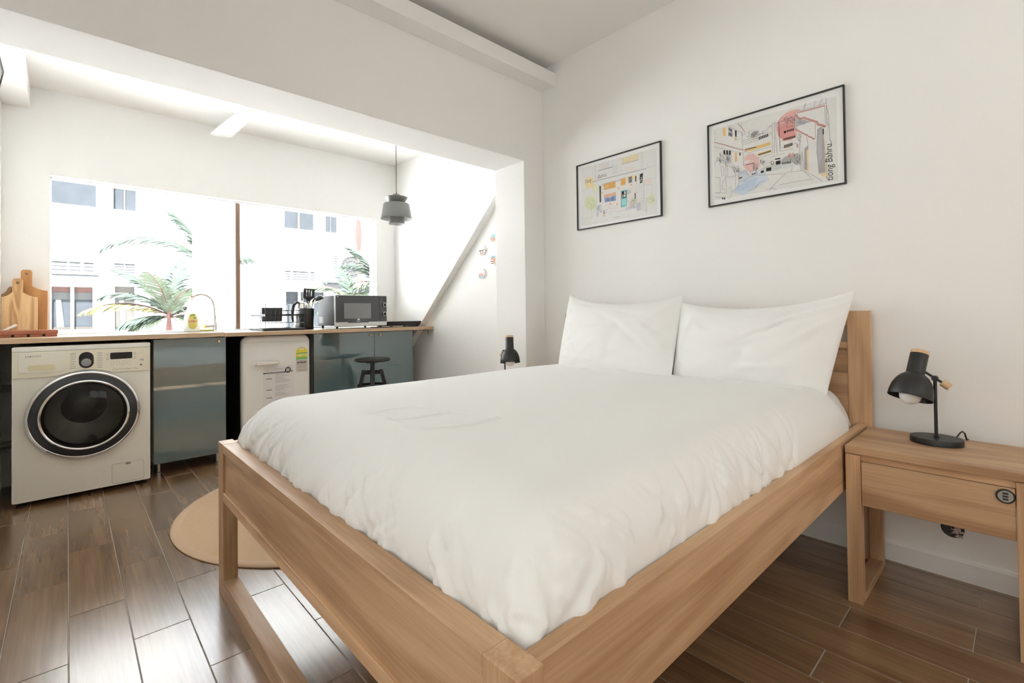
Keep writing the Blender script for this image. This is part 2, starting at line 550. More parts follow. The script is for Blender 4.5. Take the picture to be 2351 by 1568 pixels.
w3 = thing('fill_window', None, None, (XA - .07, -.275, az0_)); tag(w3, kind='structure')  # unseen window added as fill light for the footboard side
b = MB()
for yy in (ay0, (ay0 + ay1) / 2 - .02, ay1 - .04):
    b.box(XA - .10, XA - .05, yy, yy + .04, az0_, az1_)
b.box(XA - .10, XA - .05, ay0, ay1, az0_, az0_ + .04).box(XA - .10, XA - .05, ay0, ay1, az1_ - .04, az1_)
b.build('frame', ALU, w3)
MB().box(XA - .078, XA - .074, ay0 + .04, ay1 - .04, az0_ + .04, az1_ - .04).build('pane', GLASS, w3)

# ================================================================== outside
FY = 16.0
def fz(z): return 1.03 + (z - 1.03) * FY / 8.5
def fx(x): return x * FY / 8.5
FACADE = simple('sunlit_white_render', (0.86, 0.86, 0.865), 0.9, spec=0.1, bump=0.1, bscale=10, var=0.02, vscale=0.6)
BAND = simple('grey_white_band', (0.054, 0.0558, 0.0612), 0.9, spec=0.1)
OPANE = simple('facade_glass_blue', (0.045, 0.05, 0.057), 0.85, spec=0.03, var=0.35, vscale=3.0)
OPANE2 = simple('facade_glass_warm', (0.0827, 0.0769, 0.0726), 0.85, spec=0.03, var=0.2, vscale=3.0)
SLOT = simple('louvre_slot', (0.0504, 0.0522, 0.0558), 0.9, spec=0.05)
OFRAME = simple('facade_window_frame', (0.2475, 0.243, 0.2363), 0.8, spec=0.1)
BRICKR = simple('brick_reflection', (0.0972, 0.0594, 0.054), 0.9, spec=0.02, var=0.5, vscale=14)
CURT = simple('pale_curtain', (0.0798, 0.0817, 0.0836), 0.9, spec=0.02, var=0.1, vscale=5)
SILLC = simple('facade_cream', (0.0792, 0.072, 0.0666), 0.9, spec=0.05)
struct('ground', MB().box(-16, 26, YF + .2, FY + 2, -1.6, -1.5), simple('paved_ground', (0.77, 0.77, 0.77), 0.9, var=0.1))

bd = thing('facing_building', 'bright white rendered building with small windows seen through the kitchen window', 'building', (3.0, FY, -1.5))
def hole_wall(b, x0, x1, z0, z1, y0, y1, holes):
    xs = sorted({x0, x1, *[h[0] for h in holes], *[h[1] for h in holes]})
    zs = sorted({z0, z1, *[h[2] for h in holes], *[h[3] for h in holes]})
    for i in range(len(xs) - 1):
        for j in range(len(zs) - 1):
            cx, cz = (xs[i] + xs[i + 1]) / 2, (zs[j] + zs[j + 1]) / 2
            if not any(h[0] < cx < h[1] and h[2] < cz < h[3] for h in holes):
                b.box(xs[i], xs[i + 1], y0, y1, zs[j], zs[j + 1])
HI = [(-0.75, 0.285), (0.461, 0.711), (1.65, 1.95), (2.685, 3.191), (3.377, 3.613), (5.2, 5.7)]
hi = [(fx(a), fx(c), fz(2.537), fz(3.35)) for a, c in HI]
LO = [(-0.62, 0.289, 0.871, 1.488), (0.442, 0.733, 0.845, 1.508), (2.677, 3.40, 0.45, 1.489)]
lo = [(fx(a), fx(c), fz(e), fz(g)) for a, c, e, g in LO]
b = MB()
hole_wall(b, -10, 20, -1.5, 9.5, FY, FY + .35, hi + lo)
b.build('wall', FACADE, bd)
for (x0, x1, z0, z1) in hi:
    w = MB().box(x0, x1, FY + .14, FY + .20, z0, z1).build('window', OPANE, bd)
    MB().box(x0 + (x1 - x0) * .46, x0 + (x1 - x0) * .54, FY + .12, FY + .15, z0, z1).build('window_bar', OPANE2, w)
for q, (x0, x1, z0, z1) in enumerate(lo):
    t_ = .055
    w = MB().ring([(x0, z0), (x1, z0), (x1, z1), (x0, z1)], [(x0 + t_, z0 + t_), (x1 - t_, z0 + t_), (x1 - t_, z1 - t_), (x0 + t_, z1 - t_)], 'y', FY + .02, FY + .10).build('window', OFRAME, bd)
    n = {0: 4, 1: 1, 2: 3}[q]
    for k in range(n):
        a0 = x0 + t_ + (x1 - x0 - 2 * t_) * k / n
        a1 = x0 + t_ + (x1 - x0 - 2 * t_) * (k + 1) / n
        if k:
            MB().box(a0 - .035, a0 + .035, FY + .02, FY + .10, z0 + t_, z1 - t_).build('window_bar', OFRAME, w)
        pn = MB().box(a0 + .02, a1 - .02, FY + .13, FY + .16, z0 + t_, z1 - t_).build('pane', OPANE2 if q == 1 else OPANE, w)
        if q < 2:
            hz_ = z1 - z0
            MB().box(a0 + .02, a1 - .02, FY + .115, FY + .13, z1 - t_ - hz_ * .12, z1 - t_).build('pane_reflection', BRICKR if q == 0 else SILLC, w)  # reflection in the upper panes painted as a coloured strip
            MB().box(a0 + .02, a1 - .02, FY + .11, FY + .13, z1 - t_ - hz_ * .27, z1 - t_ - hz_ * .12).build('blind', CURT, w)
            if (q == 0 and k != 3) or q == 1:
                MB().prism([(a0 + .12, z0 + t_), (a0 + .27, z0 + t_), (a0 + .20, z1 - t_ - hz_ * .27), (a0 + .10, z1 - t_ - hz_ * .27)], 'y', FY + .105, FY + .13).build('curtain', CURT, w)
            MB().box(a0 + .02, a1 - .02, FY + .10, FY + .125, z0 + t_, z0 + t_ + .06).build('sill', SILLC, w)
def louvre(x0, x1, z0, z1, rows, splits):
    fr = MB().ring([(x0 - .06, z0 - .06), (x1 + .06, z0 - .06), (x1 + .06, z1 + .06), (x0 - .06, z1 + .06)], [(x0 - .02, z0 - .02), (x1 + .02, z0 - .02), (x1 + .02, z1 + .02), (x0 - .02, z1 + .02)], 'y', FY - .05, FY).build('louvre_vent', FACADE, bd)
    hh = (z1 - z0) / rows
    for k in range(rows):
        for s0, s1 in splits:
            MB().box(x0 + (x1 - x0) * s0, x0 + (x1 - x0) * s1, FY - .012, FY, z0 + hh * (k + .25), z0 + hh * (k + .25) + .038).build('slot', SLOT, fr)
louvre(fx(-.40), fx(.258), fz(1.655), fz(1.80), 3, [(0, .2), (.25, .6), (.64, .80), (.85, 1)])
louvre(fx(.47), fx(.69), fz(1.655), fz(1.80), 4, [(0, .48), (.52, 1)])
louvre(fx(2.693), fx(3.177), fz(1.65), fz(1.82), 4, [(0, .18), (.25, .78), (.85, 1)])
louvre(fx(3.40), fx(3.60), fz(1.56), fz(1.66), 2, [(0, .5), (.55, 1)])
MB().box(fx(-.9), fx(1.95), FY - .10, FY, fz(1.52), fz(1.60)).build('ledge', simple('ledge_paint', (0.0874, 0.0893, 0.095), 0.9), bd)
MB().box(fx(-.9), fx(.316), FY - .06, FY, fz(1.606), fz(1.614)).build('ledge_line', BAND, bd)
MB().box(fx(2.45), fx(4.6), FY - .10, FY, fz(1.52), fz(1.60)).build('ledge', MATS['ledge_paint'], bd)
MB().box(fx(2.455), fx(4.6), FY - .02, FY, fz(.45), fz(1.49)).build('shopfront_wall', simple('facade_ivory', (0.60, 0.55, 0.48), 0.9), bd) if False else None

# outdoor air conditioner
ac = thing('condenser_unit', 'white outdoor air conditioner fan unit on the opposite facade', 'air conditioner', (fx(3.69), FY - .35, fz(1.66)))
ax0, ax1, az0, az1 = fx(3.40), fx(4.02), fz(1.665), fz(2.12)
MB().box(ax0, ax1, FY - .62, FY - .12, az0, az1).build('case', FACADE, ac, bevel=.02)
cxx, czz, rr = fx(3.70), (az0 + az1) / 2, .36
MB().lathe([(.02, 0), (rr, 0), (rr, .03), (.02, .03)], (cxx, FY - .62, czz), (0, -1, 0), 36).build('fan_opening', simple('fan_dark', (0.0418, 0.0418, 0.0437), 0.8), ac)
g = MB()
for k in range(14):
    t_ = 2 * PI * k / 14
    g.cyl((cxx, FY - .66, czz), (cxx + rr * math.cos(t_), FY - .66, czz + rr * math.sin(t_)), .007, n=5)
for q in (.12, .24, rr):
    g.tube([(cxx + q * math.cos(2 * PI * i / 28), FY - .66, czz + q * math.sin(2 * PI * i / 28)) for i in range(28)], .008, 5, closed=True)
g.build('fan_guard', simple('guard_grey', (0.09, 0.09, 0.09), 0.7), ac)
g = MB()
for k in range(13):
    g.box(ax0 - .012, ax0 + .10, FY - .63, FY - .615, az0 + .06 + k * .058, az0 + .09 + k * .058)
g.build('side_grille', SLOT, ac)
MB().box(ax0 - .18, ax1 + .1, FY - .68, FY, az0 - .07, az0 - .005).build('bracket', simple('bracket_grey', (0.063, 0.063, 0.063), 0.8), ac)

# ---- palms
def leafmat(name, a):
    return simple(name, a, 0.8, spec=0.05, var=0.25, vscale=2.0)
GREENA = leafmat('palm_green', (0.052, 0.068, 0.057))
GREENB = leafmat('palm_green_light', (0.075, 0.092, 0.062))
YELLOWL = leafmat('palm_yellow', (0.14, 0.125, 0.06))
CROWN = simple('red_crownshaft', (0.1152, 0.0576, 0.0528), 0.7, spec=0.1)
TRUNK = simple('palm_trunk', (0.0922, 0.0794, 0.0717), 0.9, spec=0.05, var=0.2)
def frond(root, base, az, elev, length, droop, mat_leaf, name='frond', wid=.42, n=40):
    """one feather leaf: arching stalk with paired leaflets."""
    pts = []
    p = Vector(base)
    e = elev
    seg = length / n
    h = Vector((math.cos(az), math.sin(az), 0))
    for k in range(n + 1):
        pts.append(p.copy())
        p = p + (h * math.cos(e) + Vector((0, 0, 1)) * math.sin(e)) * seg
        e -= droop / n
    b = MB()
    side = Vector((-math.sin(az), math.cos(az), 0))
    for k in range(3, n + 1):
        f_ = k / n
        L = wid * (math.sin(PI * min(1, f_ * .74 + .20)) ** .6) * random.uniform(.85, 1.1)
        t_ = (pts[k] - pts[k - 1]).normalized()
        nrm = side.cross(t_)
        for sg in (-1, 1):
            d = (side * sg * .70 + t_ * .75 + nrm * (.30 * random.uniform(.2, 1.4))).normalized()
            q0 = pts[k]
            q1 = q0 + d * L * .55 + nrm * .012
            q2 = q0 + d * L - Vector((0, 0, L * .16))
            wv = t_ * (.026 * (1 + .3 * random.random()))
            b.add([q0 - wv * .5, q0 + wv * .5, q1 + wv * .7, q1 - wv * .7, q2], [(0, 1, 2, 3), (3, 2, 4)])
    o = b.build(name, mat_leaf, root, norm=False)
    MB().tube(pts, [.016 * (1 - .75 * k / n) + .003 for k in range(n + 1)], 5).build('stalk', CROWN if mat_leaf is not GREENA else GREENB, o)
    return o
def palm(label, base, hz0, crown, fronds, mats, spear=0.0, trunk_r=.05, wid=.42):
    t_ = thing('palm_tree', label, 'palm tree', base, 'palms outside the kitchen window')
    B = Vector(base)
    MB().cyl((B.x, B.y, B.z), (B.x, B.y, hz0), trunk_r, trunk_r * .8, 10).build('trunk', TRUNK, t_)
    MB().lathe([(trunk_r * .8, 0), (trunk_r * 1.25, (crown - hz0) * .25), (trunk_r * 1.05, (crown - hz0) * .6), (trunk_r * .4, crown - hz0)], (B.x, B.y, hz0), n=10).build('crownshaft', CROWN, t_)
    for q, (az, el, ln, dr, mi) in enumerate(fronds):
        frond(t_, (B.x, B.y, crown - .05 - .1 * random.random()), math.radians(az), math.radians(el), ln, math.radians(dr), mats[mi], wid=wid)
    return t_
def at(px, py, Y):
    d = fwd + rt * ((px - W_PX / 2) / F_PX) + up * ((706.89 - py) / F_PX)
    return Vector((0, 0, 1.03)) + d * (Y / d.y)
MT = [GREENA, GREENB, YELLOWL]
c = at(388, 722, 11.5)
palm('leafy red-stalked palm in front of the white building, left of the frosted pane', (c.x, c.y, -1.5), c.z - .75, c.z + .05,
     [(172, 62, 1.20, 85, 0), (176, 36, 1.35, 66, 2), (168, 78, 1.35, 60, 0), (10, 74, 1.35, 70, 0), (60, 84, 1.35, 40, 0), (-70, 66, 1.2, 80, 1), (14, 48, 1.15, 70, 1), (186, 8, .80, 40, 0), (-25, 25, .95, 60, 1), (150, 0, .75, 40, 1), (240, 74, 1.2, 60, 1), (20, 8, .8, 40, 1)], MT, wid=.40)
c = at(478, 610, 10.2)
palm('tall palm half hidden by the frosted pane, one frond arching out to the left', (c.x, c.y, -1.5), c.z - 1.0, c.z,
     [(182, 62, 1.75, 105, 0), (168, 82, 1.2, 40, 0), (20, 60, 1.0, 80, 0)], MT, wid=.40)
c = at(812, 700, 9.5)
palm('bushy pale green palm rising behind the microwave', (c.x, c.y, -1.5), c.z - .6, c.z,
     [(165, 74, 1.05, 95, 1), (176, 50, .95, 80, 1), (180, 22, .75, 50, 0), (10, 72, 1.0, 90, 1), (-60, 80, 1.1, 80, 0), (250, 60, .9, 80, 1), (100, 85, 1.1, 50, 0), (5, 40, .8, 60, 1)], MT, wid=.34)
c = at(823, 480, 12.5)
palm('slender palm with a pink red crownshaft at the right edge of the window', (c.x, c.y, -1.5), c.z - 1.15, c.z + .15,
     [(178, 70, 1.1, 30, 0), (150, 80, 1.3, 30, 0), (0, 64, 1.2, 50, 0)], MT, trunk_r=.062, wid=.3)
c = at(866, 640, 8.6)
palm('blue green palm cut off by the right side of the window', (c.x, c.y, -1.5), c.z - .6, c.z,
     [(165, 82, .95, 60, 0), (178, 60, .75, 70, 0), (30, 70, .9, 80, 0), (-60, 76, .95, 80, 0), (190, 30, .55, 60, 1)], MT, wid=.32)
# ================================================================== bed
XF0, XF1 = 0.418, 0.466
YN0, YN1, YO0, YO1 = 0.447, 0.519, 2.018, 2.090
ZT = 0.563
bed = thing('bed', 'oak bed frame with slatted headboard against the white wall', 'bed', (1.43, 1.27, 0))
fb = MB().box(XF0, XF1, YN1, YO0, ZT - .031, ZT).build('top_rail', OAKY, bed, bevel=.0015)
def post(y0, y1, name='leg'):
    return MB().box(XF0, XF1, y0, y1, 0, ZT + .0004).build(name, OAKZ, bed, bevel=.0018)
post(YN0, YN1); post(YO0, YO1)
MB().box(XF0 + .008, XF1 - .006, YN1, YO0, .388, ZT - .031).build('foot_panel', OAKY, bed)
MB().box(XF0, XF1, YN1, YO0, .355, .388).build('lower_rail', OAKY, bed, bevel=.0015)
MB().box(XF0, XF1, YN1, YO0, 0, .067).build('floor_rail', OAKY, bed, bevel=.0015)
MB().box(XF1, 2.418, .458, .487, .380, ZT - .004).build('side_rail', OAKX, bed, bevel=.0015)
MB().box(XF1, 2.418, 2.050, 2.079, .380, ZT - .004).build('side_rail', OAKX, bed, bevel=.0015)
HX0, HX1 = 2.418, 2.458
MB().box(HX0, HX1, .440, .519, 0, 1.027).build('headboard_post', OAKZ, bed, bevel=.0018)
MB().box(HX0, HX1, 2.004, 2.083, 0, 1.027).build('headboard_post', OAKZ, bed, bevel=.0018)
MB().box(HX0 + .001, HX1 - .001, .519, 2.004, .966, 1.027).build('headboard_rail', OAKY, bed, bevel=.0015)
b = MB()
for z0, z1, d in ((.868, .896, .004), (.860, .868, .012), (.772, .860, .008), (.764, .772, .014), (.52, .764, .008)):
    MB().box(HX0 + d, HX1 - .010, .519, 2.004, z0, z1).build('headboard_slat', OAKY, bed, bevel=.001)
for k in range(12):
    x = .52 + k * .158
    MB().box(x, x + .07, .487, 2.050, .452, .470).build('bed_slat', PALEWOOD, bed)

def sup(t, n=2.3):
    t = min(max(t, 0.0), 1.0)
    return (1 - (1 - t) ** n) ** (1 / n)
def edge_samples(a, b_, ra, rb, na, nm, nb):
    s = [a + ra * (1 - math.cos(PI / 2 * i / na)) for i in range(na)]
    s += [a + ra + (b_ - rb - a - ra) * i / nm for i in range(nm)]
    s += [b_ - rb * (1 - math.cos(PI / 2 * (nb - i) / nb)) for i in range(nb)] + [b_]
    return s
rng = random.Random(11)
def pleats(seed, lo_, hi_, n):
    r = random.Random(seed)
    return [(r.uniform(lo_, hi_), r.choice((r.uniform(.006, .010), r.uniform(.009, .016), r.uniform(.02, .035))), r.uniform(.35, 1.0) * r.choice((-1, -1, -1, .5)), r.uniform(-.35, .35)) for _ in range(n)]
def pleat_val(pl, s, h):
    v = 0.0
    for c, w, a, sl in pl:
        d = (s - c - sl * (h - .3)) / w
        if abs(d) < 3:
            v += a * math.exp(-d * d)
    return max(-1.6, min(.45, v))

def cushion_mesh(name, mat, label, cat, x0, x1, y0, y1, zb, zt, R, bulge, plx=None, ply=None, ampx=.0, ampy=.0, top=None, nm=(90, 80), ne=22):
    """tucked soft slab: rounded shoulders, bulging sides, gathers in the sides."""
    rx0, rx1, ry0, ry1 = R
    xs = edge_samples(x0, x1, rx0, rx1, ne, nm[0], ne)
    ys = edge_samples(y0, y1, ry0, ry1, ne, nm[1], ne)
    P = []
    for y in ys:
        row = []
        for x in xs:
            f0 = sup((x - x0) / rx0) * sup((x1 - x) / rx1)
            f1 = sup((y - y0) / ry0) * sup((y1 - y) / ry1)
            h = f0 * f1
            z = zb + (zt - zb) * h
            px, py = x, y
            # outward bulge at mid height
            bb = bulge * 4 * h * (1 - h) if h > .0 else 0
            wx = max(0.0, 1 - (x - x0) / rx0); wx2 = max(0.0, 1 - (x1 - x) / rx1)
            wy = max(0.0, 1 - (y - y0) / ry0); wy2 = max(0.0, 1 - (y1 - y) / ry1)
            px += bb * (wx2 ** 2 - wx ** 2)
            py += bb * (wy2 ** 2 - wy ** 2)
            q_ = min(1.0, max(0.0, (h - .17) / .12)); q_ = q_ * q_ * (3 - 2 * q_)
            fall = max(0.0, 1 - h) ** .7 * q_ * 1.5
            bb *= q_
            px, py = x + bb * (wx2 ** 2 - wx ** 2), y + bb * (wy2 ** 2 - wy ** 2)
            if ply and wx > 0:
                v = pleat_val(ply, y, h) * ampy * fall
                px -= v * min(1, wx * 1.6)
            if plx and wy > 0:
                v = pleat_val(plx, x, h) * ampx * fall
                py -= v * min(1, wy * 1.6)
            if top:
                z += top(x, y) * h
            row.append((px, py, z))
        P.append(row)
    o = MB().grid(P).build(name, mat, loc=((x0 + x1) / 2, (y0 + y1) / 2, zb), smooth=80)
    return tag(o, label, cat)

mt = cushion_mesh('mattress', LINEN2, 'white sheeted mattress end showing beside the pillows', 'mattress', 1.30, 2.412, .507, 2.030, .472, .700, (.1, .06, .10, .09), .006, nm=(40, 60), ne=12,
                  plx=pleats(3, 2.2, 2.4, 8), ampx=.004)

RIDGES = [([(0.698, 1.304), (0.752, 1.291), (0.835, 1.288), (0.894, 1.265)], .0050), ([(0.69, 1.44), (0.702, 1.361), (0.698, 1.262), (0.701, 1.158), (0.722, 1.115), (0.783, 1.088), (0.841, 1.074), (0.933, 1.077)], .0055),
          ([(0.875, 1.458), (0.891, 1.361), (0.9, 1.249), (0.92, 1.143), (0.933, 1.077)], .0032), ([(0.704, 1.424), (0.768, 1.459), (0.842, 1.446), (0.88, 1.384)], .0030), ([(0.751, 1.216), (0.789, 1.16), (0.84, 1.123)], .0018), ([(0.836, 1.161), (0.873, 1.105)], .0016), ([(0.603, 1.245), (0.622, 1.183)], .0012)]
def lens(x, y):
    """the small puckered patch in the middle of the cover."""
    if not (.5 < x < 1.05 and .95 < y < 1.6):
        return 0.0
    v = -.007 * math.exp(-(((x - .80) / .13) ** 2 + ((y - 1.26) / .22) ** 2) * 1.2)
    for pts, am in RIDGES:
        best = 9.0
        for (x0, y0), (x1, y1) in zip(pts[:-1], pts[1:]):
            dx, dy = x1 - x0, y1 - y0
            t = max(0.0, min(1.0, ((x - x0) * dx + (y - y0) * dy) / (dx * dx + dy * dy)))
            best = min(best, math.hypot(x - x0 - t * dx, y - y0 - t * dy))
        if best < .04:
            v += am * math.exp(-(best / .0085) ** 2)
    return v
soft = [(rng.uniform(2, 6), rng.uniform(2, 6), rng.uniform(0, 6), rng.uniform(.0008, .002)) for _ in range(6)]
XE = 2.255
def topfun(x, y):
    v = sum(a * math.sin(kx * x + ky * y + p) for kx, ky, p, a in soft)
    v += .010 * math.exp(-((x - 1.6) / .8) ** 2)
    v += lens(x, y)
    # stitched hem running across the top fold
    hem = XE - .13 - .03 * math.sin((y - .5) * 2.0)
    v -= .0040 * math.exp(-((x - hem) / .008) ** 2)
    return v
plx = pleats(5, .50, 1.60, 90) + pleats(6, .50, 1.0, 30)
ply = pleats(8, .50, 2.0, 110) + pleats(9, .50, 1.0, 35)
cv = cushion_mesh('bed_cover', LINEN, 'plain white bed cover tucked into the oak frame', 'bed cover', .468, XE, .488, 2.048, .500, .716, (.17, .045, .15, .10), .016, plx, ply, .0066, .0078, topfun, nm=(330, 300), ne=40)

# ------------------------------------------------------------------ pillows
def pillow(label, tl, tr, br, bl, thick, seed, sag_t, ear=.05, mat=LINEN2, folds=None):
    TL, TR, BR, BL = [Vector(p) for p in (tl, tr, br, bl)]
    nrm = (TR - TL).cross(BL - TL).normalized()
    if nrm.x > 0: nrm = -nrm
    n = 56
    r = random.Random(seed)
    wr = [(r.uniform(-.9, .9), r.uniform(-.9, .9), r.uniform(0, PI), r.uniform(.25, .7), r.uniform(.035, .08), r.uniform(-.0055, .0055)) for _ in range(40)] + (folds or [])
    def shape(u, v, sgn):
        # inset edges between the corners
        eu = 1 - .010 * (1 - v * v) ** 1.2
        ev = 1 - .05 * (1 - u * u) ** 1.2
        uu, vv = u * eu, v * ev
        a, c_ = (uu + 1) / 2, (vv + 1) / 2
        p = TL * (1 - a) * c_ + TR * a * c_ + BR * a * (1 - c_) + BL * (1 - a) * (1 - c_)
        if v > 0:
            p = p - Vector((0, 0, sag_t * (1 - u * u) ** .9 * v ** 2))
        t = (max(0, 1 - abs(u) ** 2.4) ** .62) * (max(0, 1 - abs(v) ** 2.4) ** .62)
        w = 0
        for cu, cv_, an, L, W, am in wr:
            du, dv = u - cu, v - cv_
            q = (du * math.cos(an) + dv * math.sin(an)) / L
            s_ = (-du * math.sin(an) + dv * math.cos(an)) / W
            if abs(q) < 2 and abs(s_) < 3:
                w += am * math.exp(-q * q) * math.exp(-s_ * s_)
        return p + nrm * (sgn * (thick * t * .5 + (w if sgn > 0 else 0) * min(1, t * 2.2)) + .004 * sgn * (1 if t > 0 else 0) * min(1, t * 8))
    P = []
    ts = [math.sin(PI / 2 * (-1 + 2 * i / n)) for i in range(n + 1)]
    b = MB()
    b.grid([[shape(u, v, 1) for u in ts] for v in ts])
    b.grid([[shape(u, v, -1) for u in ts] for v in reversed(ts)])
    lo_ = min(q[2] for q in b.v)
    o = b.build('pillow', mat, loc=((BL.x + BR.x) / 2, (BL.y + BR.y) / 2, lo_), smooth=70)
    bm = bmesh.new(); bm.from_mesh(o.data)
    bmesh.ops.remove_doubles(bm, verts=bm.verts, dist=.0006)
    bmesh.ops.recalc_face_normals(bm, faces=bm.faces)
    bm.to_mesh(o.data); bm.free()
    return tag(o, label, 'pillow', 'pillows on the bed')
pillow('white pillow on the right with one corner standing up, beside the lamp', (2.335, 1.222, 1.084), (2.375, .478, 1.112), (2.215, .548, .692), (2.215, 1.215, .690), .18, 4, .048,
       folds=[(.55, .45, math.radians(38), .55, .035, .012), (.35, .25, math.radians(42), .6, .03, -.010), (.70, .10, math.radians(55), .45, .03, .010), (.45, .65, math.radians(30), .5, .03, .009), (.15, .55, math.radians(25), .4, .03, -.008), (-.82, .1, math.radians(80), .6, .04, .010), (-.65, .3, math.radians(-60), .4, .04, .008)])
pillow('smaller looking white pillow on the left, nearer the kitchen', (2.345, 1.978, 1.148), (2.345, 1.212, 1.120), (2.160, 1.190, .690), (2.200, 1.962, .690), .18, 9, .045,
       folds=[(.45, .35, math.radians(-40), .4, .045, -.006), (.6, .1, math.radians(-55), .45, .045, .007), (.3, 0, math.radians(-50), .5, .05, -.005), (.75, .55, math.radians(60), .3, .04, .006), (-.8, .4, math.radians(-62), .4, .03, .010), (-.7, .2, math.radians(-66), .5, .03, -.008)])

# ================================================================== bedside tables and lamps
def make_nightstand(label):
    """origin on the floor under the middle; front faces -x."""
    t = thing('bedside_table', label, 'bedside table', (0, 0, 0), 'bedside tables')
    hw, x0, x1 = .2315, -.21, .176
    MB().box(x0 - .003, x1, -hw, hw, .524, .550).build('top', OAKY, t, bevel=.0015)
    for s in (-1, 1):
        ya, yb = (-hw, -hw + .044) if s < 0 else (hw - .044, hw)
        MB().box(x0, x0 + .040, ya, yb, 0, .521).build('leg', OAKZ, t, bevel=.0015)
        MB().box(x1 - .040, x1, ya, yb, 0, .521).build('leg', OAKZ, t, bevel=.0015)
        MB().box(x0 + .040, x1 - .040, ya, yb, 0, .030).build('runner', OAKX, t, bevel=.001)
        MB().box(x0 + .040, x1 - .040, ya + .006, yb - .006, .34, .521).build('side_panel', OAKX, t)
    MB().box(x0 + .012, x0 + .028, -hw + .044, hw - .044, .500, .524).build('top_rail', OAKY, t)
    dr = MB().box(x0 + .004, x0 + .022, -hw + .0455, hw - .0455, .347, .4985).build('drawer', OAKY, t, bevel=.0012)
    MB().box(x0 + .022, x1 - .03, -hw + .055, hw - .055, .360, .485).build('drawer_box', OAKX, dr)
    MB().box(x1 - .02, x1 - .012, -hw + .044, hw - .044, .345, .521).build('back_panel', OAKY, t)
    c = (x0 + .004, -hw + .066, .474)
    lk = MB().lathe([(.0005, .007), (.0165, .007), (.018, .005), (.0205, .004), (.0205, 0)], c, (-1, 0, 0), 36).build('combination_lock', PEWTER, dr, smooth=40)
    MB().lathe([(.0185, .0045), (.0185, .0062), (.0205, .0062), (.0212, 0)], c, (-1, 0, 0), 36).build('lock_rim', BLACK, dr, smooth=40)
    g = MB()
    for k in range(3):
        g.box(c[0] - .0082, c[0] - .0068, c[1] - .006, c[1] + .006, c[2] - .0105 + k * .0085, c[2] - .0052 + k * .0085)
    g.build('lock_dials', INK, lk) if False else g.build('lock_dials', INK, dr)
    return t
ns = make_nightstand('oak bedside table with a drawer and round combination lock, right of the bed')
ns.location = (2.239, .2175, 0)
ns2 = copy_tree(ns)
ns2['label'] = 'oak bedside table hidden on the far side of the bed under the farther lamp'
ns2.location = (2.098, 2.326, 0)

def make_lamp(label, s, tx_=.34):
    """s=+1: head leans towards +y. origin on the table under the stem foot."""
    t = thing('table_lamp', label, 'table lamp', (0, 0, 0), 'bedside lamps')
    MB().lathe([(.0, 0), (.98, 0), (1.0, .0015), (1.0, .020), (.985, .0215), (0.0, .0215)], (0, 0, 0), n=48, sx=.068, sy=.074).build('base', BLACK, t, smooth=35)
    MB().lathe([(.0085, .0215), (.0085, .024), (.0052, .0255), (.0052, .238)], (0, 0, 0), n=16, cap1=True).build('stem', BLACK, t, smooth=40)
    J = Vector((0, 0, .232))
    MB().cyl(J + Vector((-.013, 0, 0)), J + Vector((.012, 0, 0)), .0095, n=20).build('joint', BLACKP, t, bevel=.001)
    ax = Vector((-.006, s * .80, .60)).normalized()
    A0, A1 = J + ax * -.046 + Vector((.0, 0, 0)), J + ax * .046
    arm = MB().cyl(A0, A1, .0043, n=12).build('arm', BLACK, t, smooth=40)
    MB().lathe([(.0045, .0), (.0128, .001), (.0128, .026), (.0115, .0275), (.0, .0275)], J - ax * .022, -ax, 20).build('counterweight', PALEWOOD, t, smooth=40)
    # head: tilted axis, top leaning back to the stem
    up_ = Vector((tx_, -s * .14, .94)).normalized()
    C = Vector((-.012 - .03 * (tx_ > .2), s * .066, .159))           # rim centre
    prof = [(.0655, 0), (.066, .001), (.0645, .022), (.0605, .044), (.0525, .064), (.0420, .080), (.0310, .089), (.0275, .092), (.0272, .096), (.0272, .166), (.0265, .1675)]
    sh = MB().lathe(prof, C, up_, 44).lathe([(r - .0016, h) for r, h in prof[1:8]], C, up_, 44).build('shade', BLACK, t, smooth=50)
    MB().lathe([(0.0, .1675), (.0265, .1675), (.0272, .1685), (.0272, .179), (.0260, .1805), (0.0, .1808)], C, up_, 36).build('wooden_cap', PALEWOOD, t, smooth=40)
    MB().lathe([(.0001, -.029), (.011, -.0275), (.022, -.0215), (.030, -.010), (.0330, .003), (.030, .018), (.020, .034), (.013, .045), (.013, .060)], C + up_ * .006, up_, 28).build('bulb', BULB, t, smooth=60)
    k = [Vector((.058, -s * .030, .006)), Vector((.068, -s * .045, .010)), Vector((.082, -s * .056, .030)), Vector((.092, -s * .062, .036)), Vector((.100, -s * .068, .028)), Vector((.108, -s * .072, .004)), Vector((.125, -s * .075, .0035))]
    MB().tube(k, .0027, 8).build('cord', BLACKP, t, smooth=60)
    return t
l1 = make_lamp('black lamp with globe bulb on the bedside table at the right', 1)
l1.location = (2.281, .228, .550)
l2 = make_lamp('black lamp on the far side of the bed in front of the white column', -1, .10)
l2.location = (2.160, 2.400, .550)

